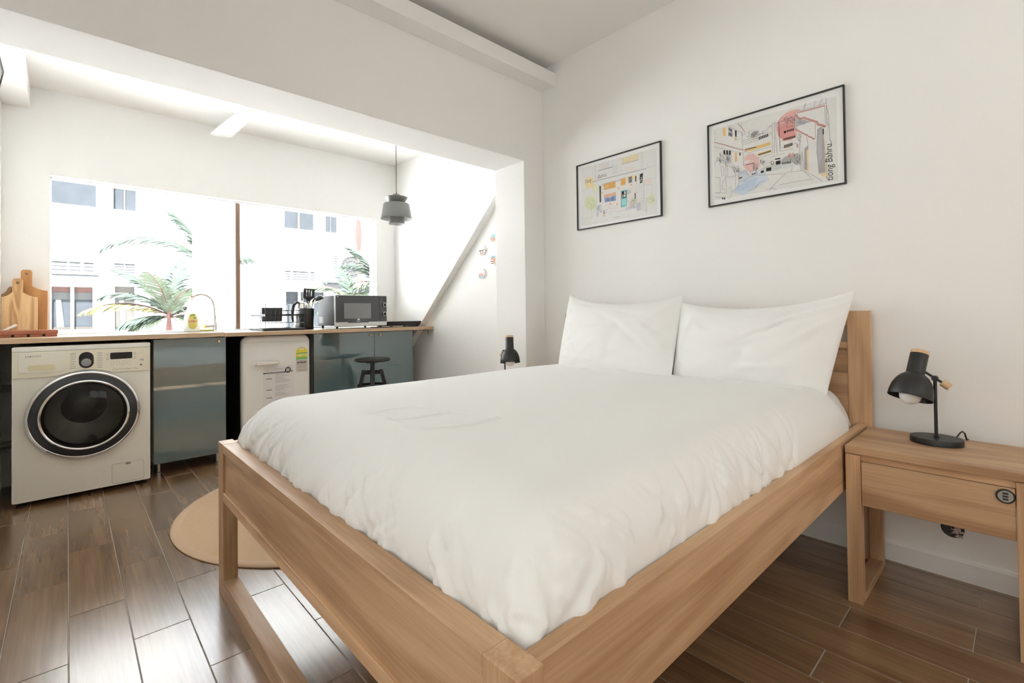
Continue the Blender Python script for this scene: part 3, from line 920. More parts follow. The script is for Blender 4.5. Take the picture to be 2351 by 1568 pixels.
# broken socket hole low on the head wall
hl = thing('wall_hole', 'ragged hole with crumpled plaster in the wall under the bedside table', 'wall hole', (XR - .004, .206, .160))
MB().lathe([(.0005, 0), (.030, .0), (.034, .003), (.034, .0045)], (XR - .0045, .208, .188), (1, 0, 0), 24).build('hole_dark_disc', DARKP, hl)  # flat dark disc painted as the shade inside the hole
rr_ = random.Random(3)
b = MB()
for k in range(26):
    a_ = rr_.uniform(0, 2 * PI); q = rr_.uniform(0, .022)
    c_ = Vector((XR - .008, .196 + q * math.cos(a_), .184 + q * math.sin(a_)))
    d_ = [Vector((rr_.uniform(-.006, .001), rr_.uniform(-.010, .010), rr_.uniform(-.010, .010))) for _ in range(4)]
    b.add([c_ + x_ for x_ in d_], [(0, 1, 2), (0, 2, 3), (0, 3, 1), (1, 3, 2)])
b.build('plaster_lumps', simple('pinkish_plaster', (.62, .50, .47), .9, var=.3, vscale=120), hl)
# ================================================================== kitchen run
WF = 3.740                                    # front edge of the worktop
ZW0, ZW1 = 0.899, 0.926
def wz(x): return ZW1 + .004 * (1 - (x + .3) / 2.8)
sx0, sx1, sy0, sy1 = 0.445, 0.785, 3.905, 4.19
wt = thing('worktop', 'pale wood worktop slab with the sink, above the washing machine', 'worktop', (.24, 4.03, ZW0))
b = MB()
hs = (sx0, sx1, sy0, sy1)
for xa, xb, ya, yb in ((XL + .001, sx0, WF, YF - .001), (sx1, .788, WF, YF - .001), (sx0, sx1, WF, sy0), (sx0, sx1, sy1, YF - .001)):
    b.box(xa, xb, ya, yb, ZW0 + .003, ZW1 + .004)
b.build('slab', BIRCH, wt)
wt2 = thing('worktop', 'pale wood worktop slab carrying the microwave, right of the joint', 'worktop', (1.64, 4.03, ZW0))
MB().box(.789, XR - .001, WF - .001, YF - .001, ZW0, ZW1).build('slab', BIRCH, wt2, bevel=.001)
MB().box(2.440, 2.452, 3.760, 3.772, .852, ZW0).box(2.440, 2.452, 3.772, 3.98, ZW0 - .010, ZW0).build('bracket', PEWTER, wt2)

sk = thing('sink', 'steel inset sink in front of the frosted window pane', 'sink', ((sx0 + sx1) / 2, (sy0 + sy1) / 2, .84))
o_ = rrect(sx0 - .014, sx1 + .014, sy0 - .014, sy1 + .014, .03); i_ = rrect(sx0 + .012, sx1 - .012, sy0 + .012, sy1 - .012, .05)
MB().ring(o_, i_, 'z', ZW1 + .0045, ZW1 + .0085).build('rim', STEEL, sk, smooth=30)
n_ = len(i_)
b = MB()
b.grid([[(x, y, z) for x, y in i_] for z in (ZW1 + .006, .86, .84)], wrapu=True)
b.add([(x, y, .84) for x, y in i_], [tuple(range(n_))])
b.build('basin', STEEL, sk, smooth=40, norm=False)
MB().lathe([(.0, .842), (.03, .842), (.034, .8445)], ((sx0 + sx1) / 2, (sy0 + sy1) / 2, 0), n=24).build('drain', CHROME, sk)

# ---- tap
tp = thing('tap', 'tall chrome gooseneck tap arching over the sink', 'tap', (.822, 4.215, ZW1))
tx, ty = .822, 4.215
MB().lathe([(.024, 0), (.024, .004), (.018, .008), (.0165, .030), (.0165, .078), (.014, .082), (.010, .083)], (tx, ty, ZW1), n=24).build('body', CHROME, tp, smooth=40)
path = [Vector((tx, ty, ZW1 + .08)), Vector((tx - .002, ty, 1.06)), Vector((tx - .005, ty, 1.12))]
R_ = .082
cc = Vector((tx - .008 - R_, ty, 1.125))
for k in range(1, 22):
    a_ = PI * .93 * k / 21
    path.append(cc + Vector((R_ * math.cos(a_), -.05 * (k / 21) ** 2, R_ * math.sin(a_))))
MB().tube(path, [.0105 - .0015 * k / len(path) for k in range(len(path))], 12).build('spout', CHROME, tp, smooth=60)
e_ = path[-1]; d_ = (path[-1] - path[-2]).normalized()
MB().cyl(e_ - d_ * .002, e_ + d_ * .016, .0115, n=16).build('aerator', STEEL, tp)
hd = MB().cyl((tx - .010, ty - .008, ZW1 + .045), (tx - .066, ty - .03, ZW1 + .040), .0135, n=18).build('handle', CHROME, tp, smooth=40)
MB().cyl((tx - .066, ty - .03, ZW1 + .040), (tx - .073, ty - .033, ZW1 + .0394), .0138, n=18).build('handle_cap', simple('yellow_reflecting_cap', (.75, .60, .16), .3, metal=.6), hd)
MB().tube([(tx - .058, ty - .03, ZW1 + .05), (tx - .056, ty - .034, ZW1 + .075), (tx - .060, ty - .036, ZW1 + .094)], .0032, 8).build('lever', CHROME, hd)

# ---- dish soap
SOAP = simple('pale_soap_plastic', (.88, .875, .80), .25, spec=.5)
_nt = SOAP.node_tree
_tl = _nt.nodes.new('ShaderNodeBsdfTranslucent'); _tl.inputs['Color'].default_value = (.92, .91, .84, 1)
_mx = _nt.nodes.new('ShaderNodeMixShader'); _mx.inputs[0].default_value = .45
_nt.links.new(_nt.nodes['Principled BSDF'].outputs[0], _mx.inputs[1]); _nt.links.new(_tl.outputs[0], _mx.inputs[2])
_nt.links.new(_mx.outputs[0], _nt.nodes['Material Output'].inputs['Surface'])
bo = thing('soap_bottle', 'white washing up liquid bottle with a lemon label beside the tap', 'bottle', (.662, 4.12, ZW1 + .0085))
bx_, by_, bz_ = .662, 4.12, ZW1 + .0085
pr = [(.0, 0), (.040, 0), (.044, .006), (.0445, .04), (.0435, .085), (.039, .115), (.0315, .145), (.026, .168), (.0275, .185), (.0315, .199), (.030, .206), (.020, .213), (.013, .216), (.012, .222)]
pr = [(r_ * 1.16, h_) for r_, h_ in pr]
MB().lathe(pr, (bx_, by_, bz_), n=32, sx=1, sy=.62).build('body', SOAP, bo, smooth=50)
MB().lathe([(.0135, .222), (.0135, .234), (.009, .239), (.0075, .246)], (bx_, by_, bz_), n=20, cap0=True).build('cap', simple('white_cap', (.82, .82, .82), .35), bo, smooth=40)
MB().cyl((bx_, by_, bz_ + .246), (bx_, by_, bz_ + .257), .008, .0075, 16).build('nozzle', simple('orange_nozzle', (.80, .42, .06), .4), bo, smooth=40)
LABY = simple('label_yellow', (.86, .74, .18), .5); LABG = simple('label_green', (.28, .52, .06), .5); LABO = simple('label_orange', (.68, .20, .05), .5); LABP = simple('label_peach', (.88, .70, .38), .5)
def wrap_y(x, z):
    h = z - bz_
    r = float(np.interp(h, [p[1] for p in pr[1:]], [p[0] for p in pr[1:]]))
    q = max(0.0, 1 - ((x - bx_) / r) ** 2)
    return by_ - r * .62 * math.sqrt(q)
def wrap_poly(poly, m, name, lift, parent):
    xs_ = [p[0] for p in poly]; zs_ = [p[1] for p in poly]
    c_ = (sum(xs_) / len(xs_), sum(zs_) / len(zs_))
    bb = MB(); rings = []
    for q in (1.0, .66, .33):
        rings.append([(c_[0] + (x - c_[0]) * q, c_[1] + (z - c_[1]) * q) for x, z in poly])
    P_ = [[(x, wrap_y(x, z) - lift, z) for x, z in rg] for rg in rings]
    bb.grid(P_, wrapu=True)
    n2 = len(poly)
    bb.add([(x, wrap_y(x, z) - lift, z) for x, z in rings[-1]] + [(c_[0], wrap_y(*c_) - lift, c_[1])], [(k, (k + 1) % n2, n2) for k in range(n2)])
    return bb.build(name, m, parent, norm=False)
lab = wrap_poly(circ(bx_, bz_ + .072, .0305, 30, .058), LABP, 'label', .0006, bo)
wrap_poly(circ(bx_, bz_ + .040, .026, 24, .022), LABY, 'label_band', .0012, lab)
wrap_poly([(bx_ - .022, bz_ + .106), (bx_ - .012, bz_ + .122), (bx_ + .008, bz_ + .126), (bx_ + .018, bz_ + .119), (bx_ + .012, bz_ + .112), (bx_ - .010, bz_ + .110)], LABG, 'label_banner', .0014, lab)
wrap_poly(circ(bx_ - .006, bz_ + .0935, .014, 20, .008), LABY, 'label_lemon', .0014, lab)
wrap_poly(circ(bx_ + .012, bz_ + .0955, .007, 16, .008), LABG, 'label_leaf', .0017, lab)
tm = text_mb('LOVELY', .017, (bx_ - .026, 0, bz_ + .066), (1, 0, 0), (0, 0, 1), width=.052, bold=.0008)
tm.v = [(x, wrap_y(x, z) - .0018, z) for x, y, z in tm.v]
tm.build('label_lettering', LABO, lab, norm=False)
sp = MB().prism(rrect(.705, .785, 4.03, 4.09, .012), 'z', ZW1 + .0088, ZW1 + .020).build('sponge', simple('yellow_sponge', (.82, .70, .14), .9, bump=.5, bscale=300), loc=(.745, 4.06, ZW1 + .0088), bevel=.003)
tag(sp, 'flat yellow sponge between the soap bottle and the tap', 'sponge')

# ---- cutting boards
def paddle(name, label, x0, x1, z1, hx, hw, hz, y, m, lean, thick=.016, hole_r=.008, z0=None):
    z0 = ZW1 + .005 if z0 is None else z0
    r = .012
    pts = [(x0 + r, z0), (x1 - r, z0), (x1, z0 + r), (x1, z1)]
    L_ = (x1 - hx - hw)
    for k in range(1, 8):
        t_ = k / 7
        pts.append((x1 - L_ * (1 - math.cos(t_ * PI / 2)) * .25 - L_ * .75 * t_ ** 1.0, z1 + .028 * t_ ** 2.2))
    pts[-1] = (hx + hw, z1 + .030)
    pts += [(hx + hw, hz - .012), (hx + hw - .008, hz), (hx - hw + .008, hz), (hx - hw, hz - .012), (hx - hw, z1 + .030)]
    L2 = (hx - hw - x0)
    for k in range(6, -1, -1):
        t_ = k / 7
        pts.append((x0 + L2 * (1 - math.cos(t_ * PI / 2)) * .25 + L2 * .75 * t_, z1 + .028 * t_ ** 2.2))
    pts += [(x0, z0 + r)]
    t_ = thing('cutting_board', label, 'cutting board', ((x0 + x1) / 2, y, z0), 'paddle cutting boards')
    bb = MB().prism(pts, 'y', y - thick / 2, y + thick / 2)
    sh_ = Matrix.Translation((0, y, z0)) @ Matrix.Rotation(-lean, 4, 'X') @ Matrix.Translation((0, -y, -z0))
    bb.xform(sh_)
    bb.build('board', m, t_, bevel=.003)
    hb = MB().cyl((hx, y - thick / 2 - .0006, hz - .026), (hx, y + thick / 2 + .0006, hz - .026), hole_r, n=18).xform(sh_)
    hb.build('hole_shade_plug', simple('hole_shade', (.22, .15, .09), .9), t_)  # solid plug, the hole's shade is painted in its colour
    return t_
AC1 = wood('acacia_light', (.42, .22, .085), (.72, .50, .26), 2, fine=26, rings=16, contrast=1.0, streak=.9, rough=.5)
AC2 = wood('acacia_orange', (.46, .215, .070), (.62, .325, .125), 2, fine=26, rings=9, contrast=.9, streak=.6, rough=.5)
AC3 = wood('acacia_brown', (.30, .16, .07), (.46, .27, .13), 2, fine=26, rings=9, rough=.5)
paddle('cutting_board', 'small pale striped paddle board in front of the other cutting boards', -.2905, -.135, 1.172, -.222, .023, 1.285, 4.165, AC1, math.radians(5))
paddle('cutting_board', 'tall orange paddle board leaning by the window with a pale handle', -.250, -.090, 1.215, -.186, .0255, 1.345, 4.225, AC2, math.radians(4))
paddle('cutting_board', 'brown paddle board mostly hidden behind the pale striped board', -.293, -.175, 1.190, -.245, .021, 1.235, 4.198, AC3, math.radians(4.5))
rb = thing('chopping_block', 'thick reddish brown wooden block lying at the left end of the worktop', 'chopping block', (-.165, 4.03, ZW1 + .004))
RED = wood('reddish_wood', (.27, .085, .045), (.40, .155, .085), 1, fine=60, rings=20, rough=.45)
z_ = ZW1 + .0045
MB().box(-.292, -.040, 3.955, 4.10, z_ + .016, z_ + .040).build('upper_block', RED, rb, bevel=.004)
xs_ = [-.289, -.238, -.204, -.155]
for a_, c_ in ((-.289, -.236), (-.224, -.172), (-.160, -.108), (-.096, -.044)):
    MB().box(a_, c_, 3.958, 4.098, z_, z_ + .0165).build('foot_bar', RED, rb, bevel=.002)
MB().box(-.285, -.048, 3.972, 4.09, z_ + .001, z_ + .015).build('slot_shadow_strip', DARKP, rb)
kn = MB().prism([(-.275, z_ + .041), (-.262, z_ + .041), (-.215, z_ + .064), (-.212, z_ + .075), (-.222, z_ + .077)], 'y', 3.98, 3.992).build('white_handle', simple('white_plastic', (.82, .82, .82), .4), loc=(-.25, 3.986, z_ + .041), bevel=.002)
tag(kn, 'short white handle resting on the reddish block before the boards', 'handle')

# ================================================================== washing machine
wm = thing('washing_machine', 'cream white front loading washing machine under the worktop', 'washing machine', (.081, 4.03, 0))
wx_0, wx_1, WY = -.221, .381, 3.756
DC = (.0785, WY, .478)
co_ = rrect(wx_0, wx_1, .030, .876, .012)
ci_ = []
for x, z in co_:
    a_ = math.atan2(z - DC[2], x - DC[0])
    ci_.append((a_, x, z))
fine_o, fine_i = [], []
for k in range(len(co_)):
    (xa, za), (xb, zb2) = co_[k], co_[(k + 1) % len(co_)]
    m_ = 1 if math.hypot(xb - xa, zb2 - za) < .05 else 14
    for q in range(m_):
        x, z = xa + (xb - xa) * q / m_, za + (zb2 - za) * q / m_
        a_ = math.atan2(z - DC[2], x - DC[0])
        fine_o.append((x, z)); fine_i.append((DC[0] + .192 * math.cos(a_), DC[2] + .192 * math.sin(a_)))
MB().ring(fine_o, fine_i, 'y', WY, WY + .012).build('front_plate', CREAM, wm)
MB().box(wx_0, wx_0 + .004, WY + .012, 4.26, .03, .870).box(wx_1 - .004, wx_1, WY + .012, 4.26, .03, .870).box(wx_0 + .004, wx_1 - .004, WY + .012, 4.26, .03, .034).box(wx_0 + .004, wx_1 - .004, 4.256, 4.26, .034, .870).build('case', CREAM, wm)
DRUM = simple('drum_steel', (.30, .29, .28), .35, metal=.8)
MB().lathe([(.192, .004), (.200, .030), (.235, .045), (.235, .33), (.11, .36), (.10, .352), (.0, .352)], DC, (0, 1, 0), 56).build('drum', DRUM, wm, smooth=40)
for k in range(3):
    a_ = math.radians(40 + 120 * k)
    MB().cyl((DC[0] + .205 * math.cos(a_), WY + .07, DC[2] + .205 * math.sin(a_)), (DC[0] + .205 * math.cos(a_), WY + .32, DC[2] + .205 * math.sin(a_)), .035, .02, 14).build('drum_paddle', DRUM, wm, smooth=40)
MB().lathe([(.196, .012), (.190, .030), (.176, .034), (.174, .012)], DC, (0, 1, 0), 56).build('door_seal', simple('grey_rubber', (.12, .12, .12), .6), wm, smooth=40)
MB().prism(rrect(wx_0 - .001, wx_1 + .001, .853, .882, .010), 'y', WY - .006, 4.262).build('lid', simple('lid_white', (.84, .825, .76), .28), wm, bevel=.004)
for x in (wx_0 + .035, wx_1 - .035):
    for y in (WY + .05, 4.22):
        MB().lathe([(.0, 0), (.022, 0), (.022, .008), (.012, .010), (.012, .031)], (x, y, 0), n=18).build('foot', BLACKP, wm)
# control panel with its curved lower edge over the door
pl = [(wx_0, .851), (wx_0, .711), (-.080, .709), (-.035, .711)]
for k in range(1, 12):
    t_ = k / 12
    pl.append((-.035 + .240 * t_, .711 + .024 * math.sin(PI * t_)))
pl += [(.205, .7105), (wx_1, .708), (wx_1, .851)]
pan = MB().prism(pl, 'y', WY - .006, WY + .001).build('control_panel', CREAMY, wm, bevel=.0015)
PY = WY - .006
dw = MB().prism(rrect(-.197, -.011, .738, .8485, .008), 'y', PY - .003, PY).build('detergent_drawer', simple('drawer_cream', (.81, .775, .66), .32), wm, bevel=.0012)
MB().prism(rrect(-.160, -.047, .748, .780, .012), 'y', PY - .0045, PY - .002).build('drawer_grip', CREAMD, dw, bevel=.0015)
text_mb('S A M S U N G', .0150, (-.170, PY - .0034, .8225), (1, 0, 0), (0, 0, 1), width=.062, bold=.0002).build('lettering', GREYINK, dw, norm=False)
# dial in its black oval
ds = [(.0815 + .0325 * math.cos(a_), .8065 + .0325 * math.sin(a_)) for a_ in [PI * k / 16 for k in range(17)]] + [(.0815 + .0325 * math.cos(a_), .7775 + .0325 * math.sin(a_)) for a_ in [PI + PI * k / 16 for k in range(17)]]
dp = MB().prism(ds, 'y', PY - .002, PY).build('dial_recess', GLOSSBLK, wm, bevel=.001)
MB().lathe([(.0, .016), (.0205, .016), (.0225, .014), (.0235, .010), (.025, 0)], (.0815, PY - .001, .7785), (0, -1, 0), 36).build('dial', simple('dial_grey', (.33, .34, .35), .25, metal=.8), wm, smooth=30)
dsp = MB().prism(rrect(.1885, .2925, .788, .8275, .006), 'y', PY - .002, PY).build('display', GLOSSBLK, wm, bevel=.0006)
b = MB()
for k in range(4):
    x = .199 + k * .0262
    b.ring(rrect(x - .0075, x + .0075, .752, .776, .0072, 5), rrect(x - .0066, x + .0066, .7529, .7751, .0063, 5), 'y', PY - .0006, PY)
for x, z, r in ((.3385, .826, .0095), (.3385, .7755, .0105)):
    b.ring(circ(x, z, r, 24), circ(x, z, r - .0009, 24), 'y', PY - .0006, PY)
b.build('buttons', simple('button_line', (.42, .40, .33), .5), wm, norm=False)
b = MB()
b.add(*(lambda t: (t.v, t.f))(text_mb('Quiet Drive 8.0kg / 5.0kg', .0092, (.200, PY - .0005, .7235), (1, 0, 0), (0, 0, 1), width=.118)))
for z in (.834, .8265, .817, .807, .797, .787, .777, .767, .757, .747):
    b.add([(.012, PY - .0005, z), (.012 + .016 + .010 * random.random(), PY - .0005, z), (.036, PY - .0005, z + .0022), (.012, PY - .0005, z + .0022)], [(0, 1, 2, 3)])
    b.add([(.126, PY - .0005, z - .004), (.152, PY - .0005, z - .004), (.152, PY - .0005, z - .0018), (.132, PY - .0005, z - .0018)], [(0, 1, 2, 3)])
for x in (.170, .300):
    for z in (.822, .812, .797, .787):
        b.add([(x, PY - .0005, z), (x + .012, PY - .0005, z), (x + .012, PY - .0005, z + .002), (x, PY - .0005, z + .002)], [(0, 1, 2, 3)])
b.add([(.331, PY - .0005, .7715), (.338, PY - .0005, .7755), (.331, PY - .0005, .7795)], [(0, 1, 2)])
b.add([(.338, PY - .0005, .7715), (.340, PY - .0005, .7715), (.340, PY - .0005, .7795), (.338, PY - .0005, .7795)], [(0, 1, 2, 3)])
b.add([(.341, PY - .0005, .7715), (.346, PY - .0005, .7715), (.346, PY - .0005, .7795), (.341, PY - .0005, .7795)], [(0, 1, 2, 3)])
b.add([(.329, PY - .0005, .741), (.341, PY - .0005, .741), (.341, PY - .0005, .750), (.329, PY - .0005, .750)], [(0, 1, 2, 3)])
b.build('panel_print', GREYINK, wm, norm=False)
# door
dr = MB().lathe([(.252, 0), (.252, .020), (.247, .026), (.240, .028), (.236, .026)], DC, (0, -1, 0), 72).build('door', CHROME, wm, smooth=40)
MB().lathe([(.237, .0), (.237, .0265), (.228, .031), (.203, .036), (.199, .037)], DC, (0, -1, 0), 72).build('door_ring', simple('dark_grey_ring', (.030, .032, .035), .22, spec=.5), dr, smooth=40)
MB().lathe([(.199, .030), (.199, .040), (.194, .043), (.188, .041), (.184, .030)], DC, (0, -1, 0), 72).build('inner_ring', CHROME, dr, smooth=40)
DGL = pane_mat('door_glass_clear', (.62, .62, .60), .03, (1, 1, 1), 0.0)
MB().lathe([(.187, .030), (.180, .020), (.168, -.020), (.145, -.060), (.10, -.085), (.05, -.094), (.0005, -.096)], DC, (0, -1, 0), 64).build('glass_bowl', DGL, dr, smooth=60)
MB().lathe([(.187, .0345), (.176, .041), (.150, .049), (.10, .057), (.05, .061), (.0005, .062)], DC, (0, -1, 0), 64).build('door_glass', DGL, dr, smooth=60)
ht = MB().ring(rrect(.196, .349, .040, .157, .012, 5), rrect(.1972, .3478, .0412, .1558, .0112, 5), 'y', WY - .0006, WY).build('filter_hatch_line', GREYINK, wm, norm=False)
MB().prism(rrect(.1975, .3475, .0415, .1555, .011, 5), 'y', WY - .0012, WY).build('filter_hatch', CREAM, wm)
MB().box(.2605, .284, WY - .004, WY - .001, .1445, .1535).build('hatch_latch', simple('latch_brown', (.30, .24, .17), .4), wm, bevel=.001)

# pipes on the wall behind it
pp = thing('waste_pipe', 'grey plastic pipes on the wall left of the washing machine', 'pipe', (-.25, 4.29, .25))
MB().cyl((XL + .002, 4.285, .262), (.30, 4.285, .262), .022, n=16).build('pipe', simple('grey_pipe', (.40, .40, .38), .5), pp, smooth=40)
MB().box(XL + .002, .30, 4.27, 4.318, .59, .625).build('conduit', MATS['grey_pipe'], pp)

# ================================================================== cabinets
def cabinet(label, x0, x1, doors, y0=3.860, z0=.085, z1=.893):
    """doors: list of (xa, xb, knob_x)."""
    c = thing('base_cabinet', label, 'cabinet', ((x0 + x1) / 2, y0 + .24, 0), 'teal base cabinets')
    yb = 4.30
    b = MB().box(x0, x0 + .016, y0 + .019, yb, z0, z1).box(x1 - .016, x1, y0 + .019, yb, z0, z1).box(x0 + .016, x1 - .016, y0 + .019, yb, z0, z0 + .016).box(x0 + .016, x1 - .016, yb - .008, yb, z0 + .016, z1 - .02)
    b.build('carcass', CARC, c)
    for xa, xb, kx in doors:
        d = MB().box(xa, xb, y0, y0 + .018, z0 - .002, z1 - .001).build('door', TEAL, c, bevel=.0012)
        MB().lathe([(.0, .022), (.0075, .022), (.0090, .019), (.0085, .013), (.0048, .009), (.0048, .002), (.0085, .0)], (kx, y0, .866), (0, -1, 0), 20).build('knob', BRASS, d, smooth=40)
    for x in (x0 + .035, x1 - .035):
        for y in (3.958, 4.24):
            MB().lathe([(.0, 0), (.021, 0), (.021, .005), (.0145, .009), (.0145, z0)], (x, y, 0), n=18).build('leg', STEEL, c, smooth=40)
    return c
cabinet('single glossy teal base cabinet between the washing machine and the fridge', .410, .822, [(.409, .821, .775)])
cabinet('wide two door teal base cabinet behind the stool', 1.434, 2.336, [(1.434, 1.9505, 1.912), (1.9545, 2.336, 1.998)])

# ================================================================== fridge
fr = thing('fridge', 'small cream white retro fridge with stickers and a paper notice', 'fridge', (1.145, 4.05, 0))
fx0, fx1, fy = .910, 1.384, 3.800
MB().prism(rrect(fx0 + .004, fx1 - .004, .03, .884, .05), 'y', fy + .055, 4.29).build('case', DARKP, fr, smooth=40)
dpoly = rrect(fx0, fx1, .055, .8945, .052, 8)
dpr = MB()
ins = [(.0, .0), (.0, -.030), (.006, -.043), (.020, -.050)]
cx_, cz_ = (fx0 + fx1) / 2, (.055 + .8945) / 2
def inset(poly, d):
    return [(cx_ + (x - cx_) * (1 - d / (.237)), cz_ + (z - cz_) * (1 - d / .42)) for x, z in poly]
rows = []
for d, y in ((0, 0), (0, -.034), (.0035, -.046), (.010, -.053), (.020, -.056)):
    rows.append([(x, fy + .055 + y, z) for x, z in inset(dpoly, d)])
dpr.grid(rows, wrapu=True)
n_ = len(dpoly)
dpr.add(rows[-1], [tuple(range(n_))])
dpr.add(rows[0], [tuple(range(n_ - 1, -1, -1))])
fd = dpr.build('door', FRIDGE, fr, smooth=50)
FYF = fy - .0012
MB().tube([(fx0 + .004, FYF + .004, .846), (fx0 + .02, FYF + .0004, .846), (fx1 - .02, FYF + .0004, .846), (fx1 - .004, FYF + .004, .846)], .0012, 6).build('seam', simple('seam_grey', (.55, .54, .52), .5), fd)
hn = MB().prism(rrect(.990, 1.150, .680, .706, .011), 'y', fy - .034, fy - .016).build('handle', simple('satin_handle', (.78, .76, .71), .25, metal=.35), fd, bevel=.006, seg=3)
MB().box(.986, 1.006, fy - .02, fy + .0, .683, .703).box(1.132, 1.148, fy - .02, fy, .683, .703).build('handle_mount', MATS['satin_handle'], hn, bevel=.002)
SY = fy - .0018
def decal(poly, m, name, parent, lift=0.0):
    bb = MB(); bb.add([(x, SY - lift, z) for x, z in poly], [tuple(range(len(poly)))])
    return bb.build(name, m, parent, norm=False)
STY = simple('sticker_yellow', (.83, .69, .06), .45); STG = simple('sticker_green', (.12, .50, .13), .45); STB = simple('sticker_beige', (.60, .54, .49), .6)
top_ = [(1.277, .704)] + [(1.362, .704)] + [(1.3195 + .0425 * math.cos(a_), .757 + .040 * math.sin(a_)) for a_ in [PI * k / 20 for k in range(21)]]
es = MB().prism(top_, 'y', SY, fy + .001).build('energy_sticker', STY, fd)
decal([(1.277, .704), (1.362, .704), (1.362, .7185), (1.277, .7185)], STG, 'sticker_band', es, .0005)
decal([(1.279, .746), (1.360, .748), (1.360, .756), (1.279, .753)], STG, 'sticker_band', es, .0005)
decal([(1.291, .733), (1.350, .734), (1.350, .741), (1.291, .740)], WHITEP, 'sticker_band', es, .0005)
decal([(1.302, .779), (1.338, .780), (1.338, .787), (1.302, .786)], WHITEP, 'sticker_band', es, .0005)
decal([(1.284, .765), (1.287, .7605), (1.295, .773), (1.293, .7745), (1.287, .7645), (1.2855, .767)], STG, 'sticker_tick', es, .0005)
b = MB()
for z, w, x in ((.790, .034, 1.303), (.7352, .012, 1.296), (.7352, .024, 1.320), (.724, .014, 1.281), (.724, .036, 1.315)):
    b.add([(x, SY - .0006, z), (x + w, SY - .0006, z), (x + w, SY - .0006, z + .0025), (x, SY - .0006, z + .0025)], [(0, 1, 2, 3)])
b.build('sticker_small_print', GREYINK, es, norm=False)
ad = MB().box(1.277, 1.362, SY, fy + .001, .608, .701).build('advisory_sticker', STB, fd)
b = MB(); t_ = text_mb('ADVISORY', .0155, (1.2825, SY - .0004, .6745), (1, 0, 0), (0, 0, 1), width=.074, bold=.0009); b.add(t_.v, t_.f)
for z in (.6895, .6655):
    b.add([(1.281, SY - .0004, z), (1.358, SY - .0004, z + .001), (1.358, SY - .0004, z + .0025), (1.281, SY - .0004, z + .0015)], [(0, 1, 2, 3)])
b.build('advisory_lettering', INK, ad, norm=False)
b = MB()
for z, w in ((.649, .066), (.642, .058), (.624, .062), (.617, .05)):
    b.add([(1.3195 - w / 2, SY - .0004, z), (1.3195 + w / 2, SY - .0004, z), (1.3195 + w / 2, SY - .0004, z + .0022), (1.3195 - w / 2, SY - .0004, z + .0022)], [(0, 1, 2, 3)])
b.build('advisory_small_print', GREYINK, ad, norm=False)
nt_ = thing('paper_notice', 'printed house rules sheet taped to the fridge door', 'notice', (1.152, SY, .40))
NY = SY - .0004
MB().box(1.045, 1.260, NY - .0005, NY + .0002, .36, .668).build('sheet', simple('notice_paper', (.74, .705, .69), .7), nt_)
b = MB()
def q4(bb, x0, x1, z0, z1, y):
    bb.add([(x0, y, z0), (x1, y, z0), (x1, y, z1), (x0, y, z1)], [(0, 1, 2, 3)])
NZ = NY - .0009
q4(b, 1.047, 1.200, .6125, .6225, NZ); q4(b, 1.240, 1.249, .6165, .6265, NZ)
for z in (.573, .492, .434):
    q4(b, 1.066, 1.106, z, z + .004, NZ)
b.add([(x, NZ - .0003, z) for x, z in circ(1.2175, .631, .0215, 28)], [tuple(range(28))])
b.build('notice_print', INK, nt_, norm=False)
b = MB()
for s_, x, z, sz, w in (('HOUSE RULES', 1.121, .641, .010, .060), ('hmlet', 1.063, .636, .011, .026)):
    t_ = text_mb(s_, sz, (x, NZ, z), (1, 0, 0), (0, 0, 1), width=w); b.add(t_.v, t_.f)
for z0, nl in ((.603, 10), (.523, 7), (.470, 5), (.42, 5)):
    for k in range(nl):
        q4(b, 1.127, 1.127 + random.uniform(.055, .105), z0 - k * .0068, z0 - k * .0068 + .0016, NZ)
for z in (.590, .508, .452):
    b.ring(circ(1.083, z, .0095, 20), circ(1.083, z, .0088, 20), 'y', NZ, NZ + .0003)
b.build('notice_print_grey', GREYINK, nt_, norm=False)
b = MB()
for z in (.6395, .6335, .6275, .6215):
    q4(b, 1.205, 1.230, z, z + .003, NZ - .0006)
q4(b, 1.055, 1.190, .6163, .6187, NZ - .0003)
b.build('notice_print_white', WHITEP, nt_, norm=False)
# black board added behind the fridge, standing in for the niche's shade
dk = MB().box(.826, 1.430, 4.302, 4.318, .03, .898).build('niche_shade_board', DARKP, loc=(1.13, 4.31, .03))
tag(dk, 'black board added to darken the niche behind the fridge', 'board')

# ================================================================== things on the right of the worktop
# ---- dish rack
ra = thing('dish_rack', 'black wire dish drying rack with drip tray left of the utensil pot', 'dish rack', (1.23, 4.05, ZW1))
rx0, rx1, ry0, ry1 = 1.085, 1.368, 3.875, 4.235
tr = MB()
o_ = rrect(rx0 - .02, rx1 + .008, ry0 - .012, ry1 + .012, .02); i_ = rrect(rx0 - .012, rx1 + .004, ry0 - .004, ry1 + .004, .016)
tr.ring(o_, i_, 'z', ZW1 + .004, ZW1 + .016)
tr.prism(rrect(rx0 - .013, rx1 + .005, ry0 - .005, ry1 + .005, .016), 'z', ZW1 + .001, ZW1 + .006)
tr.build('drip_tray', BLACKP, ra)
WR = .0025
def wire(pts, name='wire', r=WR, parent=None):
    return MB().tube(pts, r, 7).build(name, BLACK, parent or ra, smooth=60)
zt_, zm_, zl_ = 1.136, 1.05, .985
for y in (ry0, ry1):                       # end hoops
    dz = 0 if y == ry0 else -.004
    wire([(rx0, y, ZW1 + .012), (rx0, y, zt_ - .012), (rx0 + .004, y, zt_ - .003 + dz), (rx0 + .012, y, zt_ + dz), (rx1 - .012, y, zt_ + dz), (rx1 - .003, y, zt_ - .004 + dz), (rx1, y, zt_ - .014), (rx1, y, ZW1 + .012)], 'hoop')
